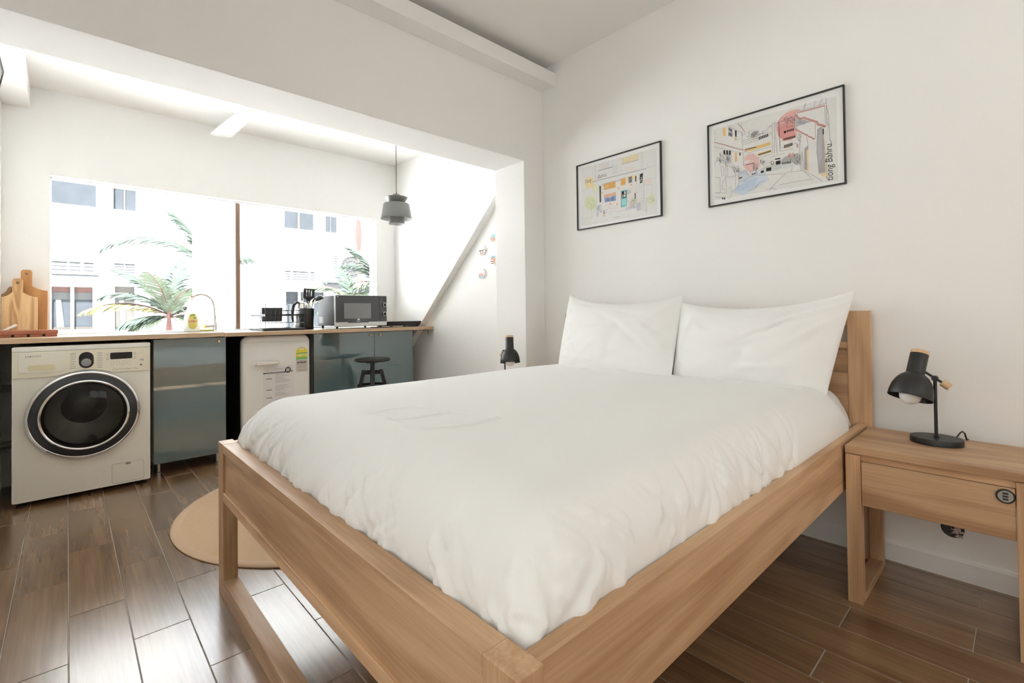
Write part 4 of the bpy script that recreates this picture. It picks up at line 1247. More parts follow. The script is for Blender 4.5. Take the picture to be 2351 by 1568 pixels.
for x in (rx0, rx1):
    wire([(x, ry0, zm_), (x, ry1, zm_)], 'rail'); wire([(x, ry0, zl_), (x, ry1, zl_)], 'rail')
sh_ = MB().box(rx0, rx1, ry0, ry0 + .006, zm_ - .012, zm_ + .002).box(rx0, rx1, ry1 - .006, ry1, zm_ - .012, zm_ + .002).box(rx0, rx0 + .006, ry0, ry1, zm_ - .014, zm_ + .002).box(rx1 - .006, rx1, ry0, ry1, zm_ - .012, zm_ + .002)
sh_.build('shelf_frame', BLACK, ra)
for k in range(9):
    x = rx0 + .02 + k * (rx1 - rx0 - .04) / 8
    wire([(x, ry0 + .03, zt_ - .055), (x, ry0 + .03, zl_ + .002), (x, ry1 - .03, zl_ + .002), (x, ry1 - .03, zt_ - .055)], 'basket_wire', .0017)
for y in [ry0 + .06 + k * .05 for k in range(6)]:
    wire([(rx0, y, zm_ - .008), (rx0 + .01, y, zl_), (rx1 - .01, y, zl_), (rx1, y, zm_ - .008)], 'cross_wire', .0017)
wire([(rx0 + .02, ry0 + .03, zt_ - .055), (rx1 - .02, ry0 + .03, zt_ - .055)], 'rail'); wire([(rx0 + .02, ry1 - .03, zt_ - .055), (rx1 - .02, ry1 - .03, zt_ - .055)], 'rail')
bxt = thing('cutlery_box', 'dark square cutlery box hanging in the dish rack', 'box', (1.20, 4.17, .99))
MB().prism([(1.135, .993), (1.285, .993), (1.288, 1.105), (1.132, 1.105)], 'y', 4.135, 4.20).build('box', simple('charcoal_plastic', (.03, .033, .037), .4), bxt, bevel=.003)
MB().ring([(1.128, 1.100), (1.292, 1.100), (1.292, 1.107), (1.128, 1.107)], [(1.1285, 1.1005), (1.2915, 1.1005), (1.2915, 1.1065), (1.1285, 1.1065)], 'y', 4.13, 4.205).build('box_lip', BLACKP, bxt)

# ---- kettle
kt = thing('kettle', 'steel electric kettle with black handle behind the dish rack', 'kettle', (1.470, 4.225, ZW1))
kx, ky = 1.470, 4.222
MB().lathe([(.064, 0), (.066, .010), (.062, .014)], (kx, ky, ZW1), n=32, cap0=True).build('base', BLACKP, kt, smooth=40)
MB().lathe([(.062, .014), (.064, .02), (.062, .10), (.056, .17), (.048, .205), (.040, .216)], (kx, ky, ZW1), n=36, cap0=True).build('body', STEEL, kt, smooth=50)
MB().lathe([(.040, .216), (.032, .226), (.012, .230), (.010, .238), (.0, .240)], (kx, ky, ZW1), n=28).build('lid', STEEL, kt, smooth=50)
MB().tube([(kx - .030, ky - .02, ZW1 + .222), (kx - .055, ky - .035, ZW1 + .226), (kx - .085, ky - .05, ZW1 + .20), (kx - .098, ky - .06, ZW1 + .15), (kx - .098, ky - .06, ZW1 + .10), (kx - .090, ky - .05, ZW1 + .065)], [.011, .013, .013, .012, .011, .008], 10).build('handle', BLACKP, kt, smooth=60)

# ---- utensil pot
up_t = thing('utensil_pot', 'tall black utensil pot beside the microwave', 'pot', (1.442, 4.045, ZW1))
ux, uy = 1.442, 4.045
MB().lathe([(.0, .0), (.056, .0), (.058, .003), (.0605, .170), (.0595, .172), (.057, .170), (.0545, .006), (.0, .006)], (ux, uy, ZW1 + .0005), n=36).build('pot', BLACK, up_t, smooth=40)
def utensil(label, name, foot, tipv, head, hmat=None):
    t = thing(name, label, 'utensil', foot, 'utensils in the black pot')
    F0, F1 = Vector(foot), Vector(tipv)
    MB().tube([F0, F0.lerp(F1, .5), F1], [.0065, .0065, .005], 10).build('handle', hmat or simple('brushed_handle', (.60, .55, .48), .3, metal=.7), t, smooth=50)
    head(t, F0, F1)
    return t
def turner(t, F0, F1):
    d = (F1 - F0).normalized(); s = Vector((1, -.25, 0)).normalized(); nn = d.cross(s).normalized(); s = nn.cross(d)
    def P(u, v, w=0): return F1 + s * u + d * v + nn * w
    out = [(-.010, -.01), (.010, -.01), (.020, .012), (.040, .030), (.0425, .085), (.038, .100), (.030, .104), (-.030, .104), (-.038, .100), (-.0425, .085), (-.040, .030), (-.020, .012)]
    b = MB()
    # blade as strips around three slots
    cols = [(-.0425, -.022), (-.014, -.006), (.002, .006), (.014, .0425)]
    xs = [-.0425, -.021, -.015, -.003, .003, .015, .021, .0425]
    for k in range(0, 7):
        a_, c_ = xs[k], xs[k + 1]
        if k in (1, 3, 5):
            for v0, v1 in ((.028, .040), (.090, .103)):
                b.add([P(a_, v0, .001), P(c_, v0, .001), P(c_, v1, .001), P(a_, v1, .001), P(a_, v0, -.001), P(c_, v0, -.001), P(c_, v1, -.001), P(a_, v1, -.001)], [(0, 1, 2, 3), (7, 6, 5, 4), (0, 4, 5, 1), (1, 5, 6, 2), (2, 6, 7, 3), (3, 7, 4, 0)])
        else:
            b.add([P(a_, .028, .001), P(c_, .028, .001), P(c_, .103, .001), P(a_, .103, .001), P(a_, .028, -.001), P(c_, .028, -.001), P(c_, .103, -.001), P(a_, .103, -.001)], [(0, 1, 2, 3), (7, 6, 5, 4), (0, 4, 5, 1), (1, 5, 6, 2), (2, 6, 7, 3), (3, 7, 4, 0)])
    nk = [(-.008, -.02), (.008, -.02), (.016, .008), (.0425, .0285), (-.0425, .0285), (-.016, .008)]
    b.add([P(u, v, .0012) for u, v in nk] + [P(u, v, -.0012) for u, v in nk], [tuple(range(6)), tuple(range(11, 5, -1))] + [(i, (i + 1) % 6, 6 + (i + 1) % 6, 6 + i) for i in range(6)])
    b.build('blade', BLACKP, t)
utensil('black slotted turner standing in the utensil pot', 'slotted_turner', (1.452, 4.045, 1.03), (1.458, 4.035, 1.158), turner)
def ladle(t, F0, F1):
    b = MB()
    c = F1 + Vector((.055, -.005, .012))
    ax_ = Vector((.35, -.25, -1)).normalized()
    b.lathe([(.0005, .034), (.018, .031), (.033, .018), (.040, 0), (.0385, 0), (.031, .016), (.0005, .031)], c - ax_ * -.0, ax_ * -1, 28)
    b.build('bowl', BLACKP, t, smooth=60)
    MB().tube([F1 - Vector((.002, 0, .01)), F1 + Vector((.006, 0, .008)), F1 + Vector((.020, 0, .022))], [.0075, .007, .006], 8).build('neck', BLACKP, t, smooth=60)
utensil('black ladle with its bowl over the microwave side of the utensil pot', 'ladle', (1.468, 4.03, 1.03), (1.489, 4.02, 1.160), ladle)
def spoonh(t, F0, F1):
    MB().lathe([(.0005, .045), (.014, .040), (.019, .022), (.014, .004), (.006, -.012)], F1, (F1 - F0).normalized(), 18, sy=.35).build('bowl', BLACKP, t, smooth=60)
utensil('spoon half hidden behind the slotted turner', 'serving_spoon', (1.450, 4.07, 1.03), (1.480, 4.075, 1.165), spoonh)
utensil('pale handled spatula at the back of the utensil pot', 'spatula', (1.420, 4.06, 1.03), (1.436, 4.072, 1.185), spoonh, simple('cream_handle', (.72, .66, .58), .4))

# ---- microwave
mw = thing('microwave', 'black and silver microwave oven at the right of the worktop', 'microwave', (1.83, 4.02, ZW1))
mx0, mx1, my, mz0, mz1 = 1.598, 2.058, 3.832, .946, 1.206
MB().box(mx0 + .004, mx1 - .004, my + .025, 4.215, mz0 + .004, mz1 - .002).build('case', simple('microwave_case', (.016, .018, .021), .5, spec=.2), mw, bevel=.006)
MGR = simple('microwave_front', (.045, .047, .050), .16, spec=.5, coat=.4)
MB().box(mx0, mx1, my + .004, my + .026, mz0, mz1).build('front_frame', simple('frame_silver', (.55, .55, .54), .35, metal=.6), mw, bevel=.004)
md = MB().prism([(mx0 + .004, mz0 + .035), (mx0 + .105, mz0 + .035), (mx0 + .108, mz0 + .028), (mx0 + .285, mz0 + .028), (mx0 + .288, mz0 + .035), (mx0 + .388, mz0 + .035), (mx0 + .388, mz1 - .004), (mx0 + .004, mz1 - .004)], 'y', my - .004, my + .006).build('door', MGR, mw)
MB().box(mx0 + .072, mx0 + .310, my - .0048, my - .0035, mz0 + .064, mz1 - .068).build('door_window', simple('mesh_window', (.20, .205, .205), .25), md)
MB().prism([(mx0 + .004, mz0 + .003), (mx0 + .388, mz0 + .003), (mx0 + .388, mz0 + .034), (mx0 + .289, mz0 + .034), (mx0 + .286, mz0 + .027), (mx0 + .107, mz0 + .027), (mx0 + .104, mz0 + .034), (mx0 + .004, mz0 + .034)], 'y', my - .004, my + .006).build('door_trim', STEEL, md)
cp = MB().box(mx0 + .390, mx1 - .003, my - .004, my + .006, mz0 + .035, mz1 - .004).build('control_panel', MGR, mw)
MB().box(mx0 + .390, mx1 - .003, my - .004, my + .006, mz0 + .003, mz0 + .034).build('panel_trim', STEEL, mw)
for kz in (mz0 + .100, mz0 + .178):
    kk = MB().lathe([(.0, .020), (.0155, .020), (.0175, .017), (.019, 0)], (mx0 + .430, my - .004, kz), (0, -1, 0), 28).build('knob', BLACKP, mw, smooth=40)
    MB().ring(circ(mx0 + .430, kz, .0178, 28), circ(mx0 + .430, kz, .0150, 28), 'y', my - .0250, my - .0238).build('knob_ring', CHROME, kk)
    b = MB()
    for a_ in range(-120, 121, 30):
        t_ = math.radians(90 - a_)
        c_ = (mx0 + .430 + .0255 * math.cos(t_), kz + .0255 * math.sin(t_))
        b.add([(c_[0] - .0018, my - .0046, c_[1] - .0009), (c_[0] + .0018, my - .0046, c_[1] - .0009), (c_[0] + .0018, my - .0046, c_[1] + .0009), (c_[0] - .0018, my - .0046, c_[1] + .0009)], [(0, 1, 2, 3)])
    b.build('scale_print', WHITEP, kk, norm=False)
b = MB()
lx, lz, Yp = mx0 + .197, mz0 + .050, my - .0046
for a_, c_, e_, g_ in ((-.010, -.001, .000, .012), (.001, .010, .000, .012)):
    b.add([(lx + a_, Yp, lz + e_), (lx + c_, Yp, lz + e_), (lx + c_, Yp, lz + g_), (lx + a_, Yp, lz + g_)], [(0, 1, 2, 3)])
t_ = text_mb('Electrolux', .0075, (lx - .017, Yp, mz0 + .0385), (1, 0, 0), (0, 0, 1), width=.034, bold=.0002); b.add(t_.v, t_.f)
q4(b, mx0 + .012, mx0 + .024, mz1 - .017, mz1 - .014, Yp)
b.build('lettering', WHITEP, md, norm=False)
b = MB(); b.add([(lx - .006, Yp - .0004, lz + .0015), (lx - .0035, Yp - .0004, lz + .0015), (lx + .006, Yp - .0004, lz + .0105), (lx + .0035, Yp - .0004, lz + .0105)], [(0, 1, 2, 3)])
b.build('emblem_stroke', MGR, md, norm=False)
b = MB(); t_ = text_mb('Electrolux', .006, (mx0 + .405, Yp, mz0 + .015), (1, 0, 0), (0, 0, 1), width=.042); b.add(t_.v, t_.f)
b.build('lettering', GREYINK, mw, norm=False)
b = MB()
for r_ in range(5):
    for c_ in range(4):
        y = 4.20 - .022 - c_ * .022; z = mz0 + .030 + r_ * .0105
        b.add([(mx0 + .0034, y, z), (mx0 + .0034, y - .012, z), (mx0 + .0034, y - .012, z + .006), (mx0 + .0034, y, z + .006)], [(0, 1, 2, 3)])
b.build('side_vents', simple('vent_light', (.62, .60, .57), .5), mw, norm=False)
for x in (mx0 + .035, mx1 - .035):
    for y in (my + .05, 4.18):
        MB().cyl((x, y, ZW1), (x, y, mz0 + .004), .009, .011, 14).build('foot', BLACKP, mw)

# ---- hot plate and its cable
hb = thing('hot_plate', 'black portable hob at the right end of the worktop by the stair wall', 'hob', (2.27, 4.0, ZW1))
MB().prism([(2.085, .962), (2.425, .962), (2.455, .972), (2.455, .977), (2.075, .977), (2.075, .972)], 'y', 3.852, 4.14).build('top_plate', BLACKP, hb, bevel=.0015)
MB().prism([(2.100, .938), (2.408, .938), (2.440, .966), (2.082, .966)], 'y', 3.870, 4.125).build('body', BLACK, hb, bevel=.002)
for x in (2.12, 2.26, 2.40):
    MB().cyl((x, 3.885, ZW1), (x, 3.885, .945), .007, n=12).build('foot', BLACKP, hb)
    MB().cyl((x, 4.11, ZW1), (x, 4.11, .945), .007, n=12).build('foot', BLACKP, hb)
cb = MB().tube([(1.93, 3.88, ZW1 + .004), (1.97, 3.81, ZW1 + .004), (2.05, 3.80, ZW1 + .004), (2.09, 3.835, ZW1 + .004), (2.06, 3.90, ZW1 + .004), (2.0, 3.91, ZW1 + .004)], .0035, 8).build('power_cable', BLACKP, loc=(2.02, 3.86, ZW1), smooth=60)
tag(cb, 'black power cable coiled under the front of the microwave', 'cable')

# ================================================================== stool
st = thing('stool', 'round black wooden swivel stool in front of the teal doors', 'stool', (1.79, 3.58, 0))
stx, sty = 1.790, 3.575
MB().lathe([(.0, .668), (.128, .668), (.137, .673), (.139, .680), (.136, .687), (.128, .690), (.0, .690)], (stx, sty, 0), n=48).build('seat', BLACK, st, smooth=40)
MB().lathe([(.050, .655), (.050, .668)], (stx, sty, 0), n=24, cap0=True).build('seat_mount', BLACK, st)
MB().lathe([(.017, .40), (.017, .560), (.019, .562), (.019, .61), (.016, .612), (.016, .655)], (stx, sty, 0), n=20, cap0=True).build('screw', BLACKP, st, smooth=40)
def legang(k): return math.radians(63.4 + 90 * k)
for k in range(4):
    a_ = legang(k)
    r0, r1 = .066, .205
    d = Vector((math.cos(a_), math.sin(a_), 0)); s_ = Vector((-d.y, d.x, 0))
    C = Vector((stx, sty, 0))
    v = []
    for r_, z in ((r1, 0), (r0, .600)):
        for u, w in ((-.015, -.0145), (.015, -.0145), (.015, .0145), (-.015, .0145)):
            v.append(C + d * (r_ + u) + s_ * w + Vector((0, 0, z)))
    MB().add(v, [(0, 1, 2, 3), (7, 6, 5, 4), (0, 4, 5, 1), (1, 5, 6, 2), (2, 6, 7, 3), (3, 7, 4, 0)]).build('leg', BLACK, st, bevel=.002)
for r_, z in ((.078, .570), (.122, .465), (.165, .24)):
    MB().ring(circ(stx, sty, r_ - .004, 40), circ(stx, sty, r_ - .020, 40), 'z', z, z + .018).build('ring', BLACK, st, smooth=40)

# ================================================================== rug
rg = thing('round_rug', 'round tan woven rug with a bound edge beside the bed', 'rug', (1.12, 2.70, 0))
RUG = simple('tan_weave', (.68, .49, .32), .95, spec=.1, bump=1.0, bscale=420, var=.10, vscale=160)
RUGE = simple('tan_binding', (.66, .48, .33), .9, spec=.1, bump=.3, bscale=500)
n_ = 96
MB().lathe([(.0, .0098), (.70, .0098), (.730, .0098)], (1.12, 2.70, 0), n=n_).build('weave', RUG, rg, smooth=60)
MB().lathe([(.728, .0100), (.732, .0125), (.745, .0135), (.762, .0115), (.768, .006), (.766, .0008)], (1.12, 2.70, 0), n=n_).build('binding', RUGE, rg, smooth=60)

# ================================================================== pendant, fan, hexagons, mirror
pd = thing('pendant_lamp', 'grey tiered metal pendant lamp hanging on a thin cord', 'pendant lamp', (1.892, 3.352, 1.748))
PGR = simple('grey_lacquer', (.155, .158, .150), .38, spec=.5)
PIN = simple('pale_inside', (.70, .70, .69), .5)
c = (1.892, 3.352, 0)
zb_ = 1.748
MB().cyl((c[0], c[1], 1.985), (c[0], c[1], ZK), .0028, n=8).build('cord', simple('brown_cord', (.10, .075, .06), .6), pd)
MB().lathe([(.003, .250), (.008, .240), (.009, .232), (.026, .231), (.032, .226), (.034, .216), (.034, .212)], (c[0], c[1], zb_), n=36).build('cap', PGR, pd, smooth=40)
MB().lathe([(.034, .214), (.086, .208), (.0865, .206), (.056, .164), (.054, .163)], (c[0], c[1], zb_), n=48).build('top_collar', PGR, pd, smooth=30)
MB().lathe([(.060, .166), (.096, .158), (.100, .153), (.119, .040), (.1205, .0395)], (c[0], c[1], zb_), n=56).build('main_shade', PGR, pd, smooth=30)
MB().lathe([(.058, .162), (.094, .155), (.0985, .150), (.1175, .040)], (c[0], c[1], zb_), n=56).build('shade_inside', PIN, pd, smooth=30)
MB().lathe([(.061, .150), (.061, .002), (.0615, .0)], (c[0], c[1], zb_), n=44).build('inner_cylinder', PGR, pd, smooth=30)
MB().lathe([(.0, .060), (.0595, .060), (.0595, .001)], (c[0], c[1], zb_), n=44).build('diffuser', PIN, pd, smooth=30)

fn = thing('ceiling_fan', 'white flat bladed ceiling fan over the kitchen', 'ceiling fan', (.895, 3.52, 2.42))
FW = simple('fan_white', (.80, .80, .79), .4)
fc = Vector((.895, 3.52, 2.43))
MB().lathe([(.0, -.020), (.10, -.020), (.135, -.012), (.145, .005), (.135, .024), (.06, .03), (.05, .10)], fc, n=44).build('hub', FW, fn, smooth=40)
MB().lathe([(.013, -.023), (.013, -.019)], fc + Vector((.012, -.02, 0)), n=16, cap0=True).build('indicator', BRASS, fn)
for k in range(3):
    a_ = math.radians(94 + 120 * k)
    d = Vector((math.cos(a_), math.sin(a_), 0)); s_ = Vector((-d.y, d.x, 0))
    ol = [(.10, -.055), (.62, -.072)] + [(.62 + .035 * math.sin(PI * q / 8), -.072 + .144 * q / 8) for q in range(1, 8)] + [(.62, .072), (.10, .055)]
    b = MB()
    b.add([fc + d * u + s_ * w + Vector((0, 0, -.020 - .12 * w * .6)) for u, w in ol] + [fc + d * u + s_ * w + Vector((0, 0, -.014 - .12 * w * .6)) for u, w in ol],
          [tuple(range(len(ol))), tuple(range(2 * len(ol) - 1, len(ol) - 1, -1))] + [(i, (i + 1) % len(ol), len(ol) + (i + 1) % len(ol), len(ol) + i) for i in range(len(ol))])
    b.build('blade', FW, fn)
MB().cyl(fc + Vector((0, 0, .08)), (fc.x, fc.y, ZK), .045, n=24).build('downrod', FW, fn)

def hexpts(cy_, cz_, r):
    return [(cy_ + r * math.cos(PI / 3 * k), cz_ + r * math.sin(PI / 3 * k) * .98) for k in range(6)]
HEXB = simple('hex_white_edge', (.80, .79, .76), .5)
hexcol = dict(brown=(.25, .15, .12), pink=(.62, .33, .30), blue=(.18, .42, .52), teal=(.30, .55, .55), orange=(.60, .25, .10), pale=(.80, .77, .75), dark=(.10, .09, .09), sky=(.62, .70, .73), cream=(.82, .70, .48))
HM = {k: simple('hex_' + k, v, .5) for k, v in hexcol.items()}
def hexa(label, cy_, cz_, shapes):
    t = thing('hexagon_plaque', label, 'plaque', (XR - .004, cy_, cz_), 'hexagon plaques on the kitchen wall')
    r = .046
    body = MB().prism(hexpts(cy_, cz_, r), 'x', XR - .0135, XR - .0005).build('plate', HEXB, t, bevel=.0012)
    xf = XR - .0138
    MB().add([(xf, y, z) for y, z in hexpts(cy_, cz_, r * .93)], [tuple(range(6))]).build('picture', HM['sky' if shapes and shapes[0] != 'p' else 'pale'], body, norm=False)
    for q, (m_, pts) in enumerate([s for s in shapes if s != 'p']):
        MB().add([(xf - .0003 * (q + 1), cy_ - u * r, cz_ + w * r) for u, w in pts], [tuple(range(len(pts)))]).build('picture_shape', HM[m_], body, norm=False)
    return t
def qd(a_, b_, c_, d_): return [(a_, c_), (b_, c_), (b_, d_), (a_, d_)]
hexa('white hexagon plaque showing a brown gateway, upper of the two fully visible', 3.014, 1.553, ['p', ('brown', qd(-.80, -.25, -.12, .06)), ('brown', qd(.30, .85, -.05, .10)), ('brown', [(-.45, -.75), (.45, -.75), (.38, .05), (-.38, .05)]), ('pale', qd(-.22, .22, -.45, -.08)), ('pink', qd(-.35, .35, -.75, -.52)), ('dark', qd(-.30, .30, -.14, -.02))])
hexa('hexagon plaque with a pink roof over blue, lower of the two fully visible', 3.022, 1.365, [('pink', [(-.85, -.12), (-.1, .12), (.75, -.05), (.62, -.42), (-.68, -.48)]), ('orange', qd(-.5, .5, -.42, -.30)), ('blue', [(-.60, -.80), (.42, -.80), (.58, -.46), (-.68, -.48)]), ('sky', qd(-.15, .12, -.76, -.52)), ('dark', qd(-.66, -.2, -.50, -.45))])
hexa('hexagon plaque with a teal sky and pink house, upper one cut by the column', 2.862, 1.638, [('teal', [(-.55, .55), (.3, .6), (.5, .05), (-.8, .05)]), ('pink', [(-.92, .02), (.3, .08), (.3, -.70), (-.55, -.72)]), ('dark', [(-.95, .05), (-.80, .06), (-.60, -.5), (-.75, -.3)]), ('orange', qd(-.15, .3, -.6, .05)), ('cream', qd(-.42, .3, -.70, -.60))])
hexa('hexagon plaque with orange stripes and a blue sky, lower one cut by the column', 2.866, 1.458, [('blue', [(-.55, .80), (.3, .80), (.4, .45), (-.65, .45)]), ('orange', [(-.90, .10), (-.6, .45), (.4, .5), (.4, -.60), (-.2, -.60)]), ('pale', qd(-.85, -.10, -.05, .12)), ('dark', qd(-.80, -.10, -.22, -.10)), ('pale', qd(-.80, -.10, -.42, -.24)), ('dark', qd(-.75, -.10, -.56, -.44)), ('pale', [(-.72, -.58), (.3, -.58), (.2, -.9), (-.45, -.9)])])

# dark framed mirror leaning out from the left wall, only its far top corner in view
mr = thing('wall_mirror', 'dark framed mirror tilted off the left wall, one corner in view', 'mirror', (-.24, 1.6, 1.2))
tl = math.radians(9.5)
def mp(y, u, off):      # u: up the tilted plane from the top edge (negative down)
    base = Vector((-.1325, 0, 1.742))
    d = Vector((-math.sin(tl), 0, -math.cos(tl))); nn = Vector((math.cos(tl), 0, -math.sin(tl)))
    p = base + d * (-u) + nn * off
    return (p.x, y, p.z)
def slab(y0, y1, u0, u1, o0, o1):
    b = MB()
    v = [mp(y, u, o) for o in (o0, o1) for y, u in ((y0, u0), (y1, u0), (y1, u1), (y0, u1))]
    return b.add(v, [(0, 1, 2, 3), (7, 6, 5, 4), (0, 4, 5, 1), (1, 5, 6, 2), (2, 6, 7, 3), (3, 7, 4, 0)])
MY1, MY0, MH = 1.985, 1.25, -.56
MIR = simple('mirror_glass', (.85, .86, .86), .03, metal=1.0)
BRN = simple('dark_brown_frame', (.05, .03, .025), .35)
slab(MY0 + .012, MY1 - .012, MH + .012, -.012, -.006, -.001).build('glass', MIR, mr)
for a_ in ((MY0, MY1, -.012, 0), (MY0, MY1, MH, MH + .012), (MY0, MY0 + .012, MH + .012, -.012), (MY1 - .012, MY1, MH + .012, -.012)):
    slab(*a_, -.012, 0).build('frame', BRN, mr)
slab(MY0 + .002, MY1 - .002, MH + .002, -.002, -.022, -.012).build('backing', HEXB, mr)
slab(MY0 + .3, MY1 - .3, -.08, -.03, -.10, -.022).build('wall_mount', PEWTER, mr) if False else MB().box(XL, -.17, 1.55, 1.68, 1.46, 1.53).build('wall_mount', PEWTER, mr)
# ================================================================== framed prints on the head wall
ARTM = {}
def artm(c):
    key = tuple(c)
    if key not in ARTM:
        ARTM[key] = simple('art_ink_%d' % len(ARTM), c, .7, spec=.1, var=.06, vscale=60)
    return ARTM[key]
class Art:
    """flat printed marks; coordinates are read off a picture of the sheet by its four corners."""
    def __init__(s, corners, y0, y1, z0, z1, x):
        s.y0, s.y1, s.z0, s.z1, s.x = y0, y1, z0, z1, x
        dst = [(0, 1), (1, 1), (1, 0), (0, 0)]
        A, bb = [], []
        for (px, py), (u, v) in zip(corners, dst):
            A.append([px, py, 1, 0, 0, 0, -u * px, -u * py]); bb.append(u)
            A.append([0, 0, 0, px, py, 1, -v * px, -v * py]); bb.append(v)
        s.h = np.append(np.linalg.solve(np.array(A, float), np.array(bb, float)), 1).reshape(3, 3)
        s.layers = {}
        s.n = 0
    def uv(s, p):
        q = s.h @ np.array([p[0], p[1], 1.0])
        return q[0] / q[2], q[1] / q[2]
    def P(s, p, lift):
        u, v = s.uv(p)
        u = min(max(u, .02), .98); v = min(max(v, .02), .98)
        return (s.x - lift, s.y0 + (s.y1 - s.y0) * u, s.z0 + (s.z1 - s.z0) * v)
    def mb(s, c):
        key = tuple(c)
        if key not in s.layers:
            s.layers[key] = MB()
        return s.layers[key]
    def fill(s, c, pts):
        s.n += 1
        s.mb(c).add([s.P(p, .0002 + s.n * .000006) for p in pts], [tuple(range(len(pts)))])
    def ell(s, c, cx, cy_, rx, ry, n=36, jag=0.0, seed=1):
        r = random.Random(seed)
        pts = []
        for k in range(n):
            j = 1 + r.uniform(-jag, jag)
            pts.append((cx + rx * j * math.cos(2 * PI * k / n), cy_ + ry * j * math.sin(2 * PI * k / n)))
        s.fill(c, pts)
    def line(s, c, pts, w=.0009):
        s.n += 1
        l_ = .0003 + s.n * .000006
        Q = [Vector(s.P(p, l_)) for p in pts]
        b = s.mb(c)
        for a_, e_ in zip(Q[:-1], Q[1:]):
            d = (e_ - a_)
            if d.length < 1e-6: continue
            d.normalize()
            n_ = Vector((0, -d.z, d.y)) * (w / 2)
            b.add([a_ - n_, e_ - n_, e_ + n_, a_ + n_], [(0, 1, 2, 3)])
    def scribble(s, c, cx, cy_, rx, ry, n, L, seed, w=.0007, ang=None):
        r = random.Random(seed)
        for _ in range(n):
            a_ = r.uniform(0, 2 * PI); q = math.sqrt(r.random())
            x, y = cx + rx * q * math.cos(a_), cy_ + ry * q * math.sin(a_)
            t_ = r.uniform(0, PI) if ang is None else math.radians(ang) + r.uniform(-.3, .3)
            l_ = L * r.uniform(.5, 1.2)
            s.line(c, [(x, y), (x + l_ * .5 * math.cos(t_ + .3), y + l_ * .5 * math.sin(t_ + .3)), (x + l_ * math.cos(t_), y + l_ * math.sin(t_))], w)
    def bars(s, c, p0, p1, h, n, wfrac=.5):
        """n dark uprights between two points (a row of windows)."""
        for k in range(n):
            a_ = k / n; e_ = (k + wfrac) / n
            x0, y0 = p0[0] + (p1[0] - p0[0]) * a_, p0[1] + (p1[1] - p0[1]) * a_
            x1, y1 = p0[0] + (p1[0] - p0[0]) * e_, p0[1] + (p1[1] - p0[1]) * e_
            s.fill(c, [(x0, y0), (x1, y1), (x1, y1 + h), (x0, y0 + h)])
    def text(s, c, body, a_, e_, size, shear=.3):
        A, E = Vector(s.P(a_, .0006)), Vector(s.P(e_, .0006))
        X = (E - A); L = X.length; X.normalize()
        Y = Vector((-1, 0, 0)).cross(X) if False else X.cross(Vector((1, 0, 0)))
        Y = -Y if False else Y
        t_ = text_mb(body, size, A, X, Y, width=L, lift=0.0)
        O = A
        t_.v = [tuple(Vector(p) + X * (shear * (Vector(p) - O).dot(Y))) for p in t_.v]
        s.mb(c).add(t_.v, t_.f)
    def finish(s, parent):
        for c, b in s.layers.items():
            b.build('print', artm(c), parent, norm=False)

AGLASS = pane_mat('print_glass', (1, 1, 1), .02, (1, 1, 1), 0.0)
def framed(label, y0, y1, z0, z1, corners):
    """y0: edge nearer the window (left in the picture), y1: other edge."""
    t = thing('framed_print', label, 'framed print', (XR, (y0 + y1) / 2, z0), 'framed street sketches on the head wall')
    fw, d = .0062, .016
    a_, c_ = min(y0, y1), max(y0, y1)
    for q in ((a_, c_, z0, z0 + fw), (a_, c_, z1 - fw, z1), (a_, a_ + fw, z0 + fw, z1 - fw), (c_ - fw, c_, z0 + fw, z1 - fw)):
        MB().box(XR - d, XR - .0005, q[0], q[1], q[2], q[3]).build('frame', FRAMEBLK, t, bevel=.0006)
    sheet = MB().box(XR - .0070, XR - .002, a_ + fw, c_ - fw, z0 + fw, z1 - fw).build('sheet', PAPER, t)
    art = Art(corners, y0, y1, z0, z1, XR - .0072)
    MB().box(XR - .0125, XR - .0112, a_ + fw, c_ - fw, z0 + fw, z1 - fw).build('glass', AGLASS, t)
    return t, sheet, art
BK, GY, LG = (.035, .033, .034), (.30, .30, .30), (.58, .58, .57)

# ---- street scene with the red sun
t, sh2, A2 = framed('larger looking framed sketch of a street with a pink red sun, right of the pair', 1.130, .522, 1.579, 2.012, [(132, 515), (1770, 48), (1780, 1220), (143, 1487)])
A2.fill((.80, .795, .775), [(205, 560), (560, 460), (1670, 180), (1680, 1180), (560, 1340), (212, 1400)])
A2.fill((.78, .78, .80), [(1180, 330), (1440, 230), (1420, 300), (1190, 360)])
pink, pink2 = (.80, .46, .43), (.70, .28, .26)
A2.fill(pink, [(960, 490), (1000, 430), (1070, 370), (1150, 340), (1240, 328), (1195, 365), (1190, 480), (1200, 640), (1130, 700), (1030, 705), (975, 650), (955, 560)])
A2.fill((.72, .34, .32), [(965, 540), (1160, 490), (1160, 560), (1180, 660), (1040, 690), (975, 640)])
A2.ell((.82, .55, .52), 655, 960, 98, 112, jag=.03)
A2.fill((.80, .80, .785), [(560, 935), (650, 930), (600, 965), (560, 965)])
A2.fill((.66, .73, .82), [(415, 1310), (505, 1190), (600, 1140), (720, 1060), (755, 1030), (830, 1095), (870, 1170), (700, 1260), (560, 1345), (500, 1330)])
A2.fill((.56, .66, .80), [(450, 1300), (520, 1220), (640, 1150), (730, 1130), (700, 1210), (560, 1290)])
orange = (.80, .56, .22)
for q in ([(312, 548), (345, 536), (350, 638), (320, 640)], [(455, 832), (480, 836), (480, 945), (455, 944)], [(588, 800), (880, 712), (885, 752), (592, 830)], [(735, 852), (890, 805), (890, 836), (738, 880)], [(455, 655), (480, 655), (480, 690), (458, 688)], [(1050, 785), (1110, 770), (1110, 785), (1050, 795)]):
    A2.fill(orange, q)
A2.fill((.48, .50, .48), [(1010, 930), (1060, 890), (1200, 850), (1235, 870), (1235, 985), (1120, 1000), (1010, 985)])
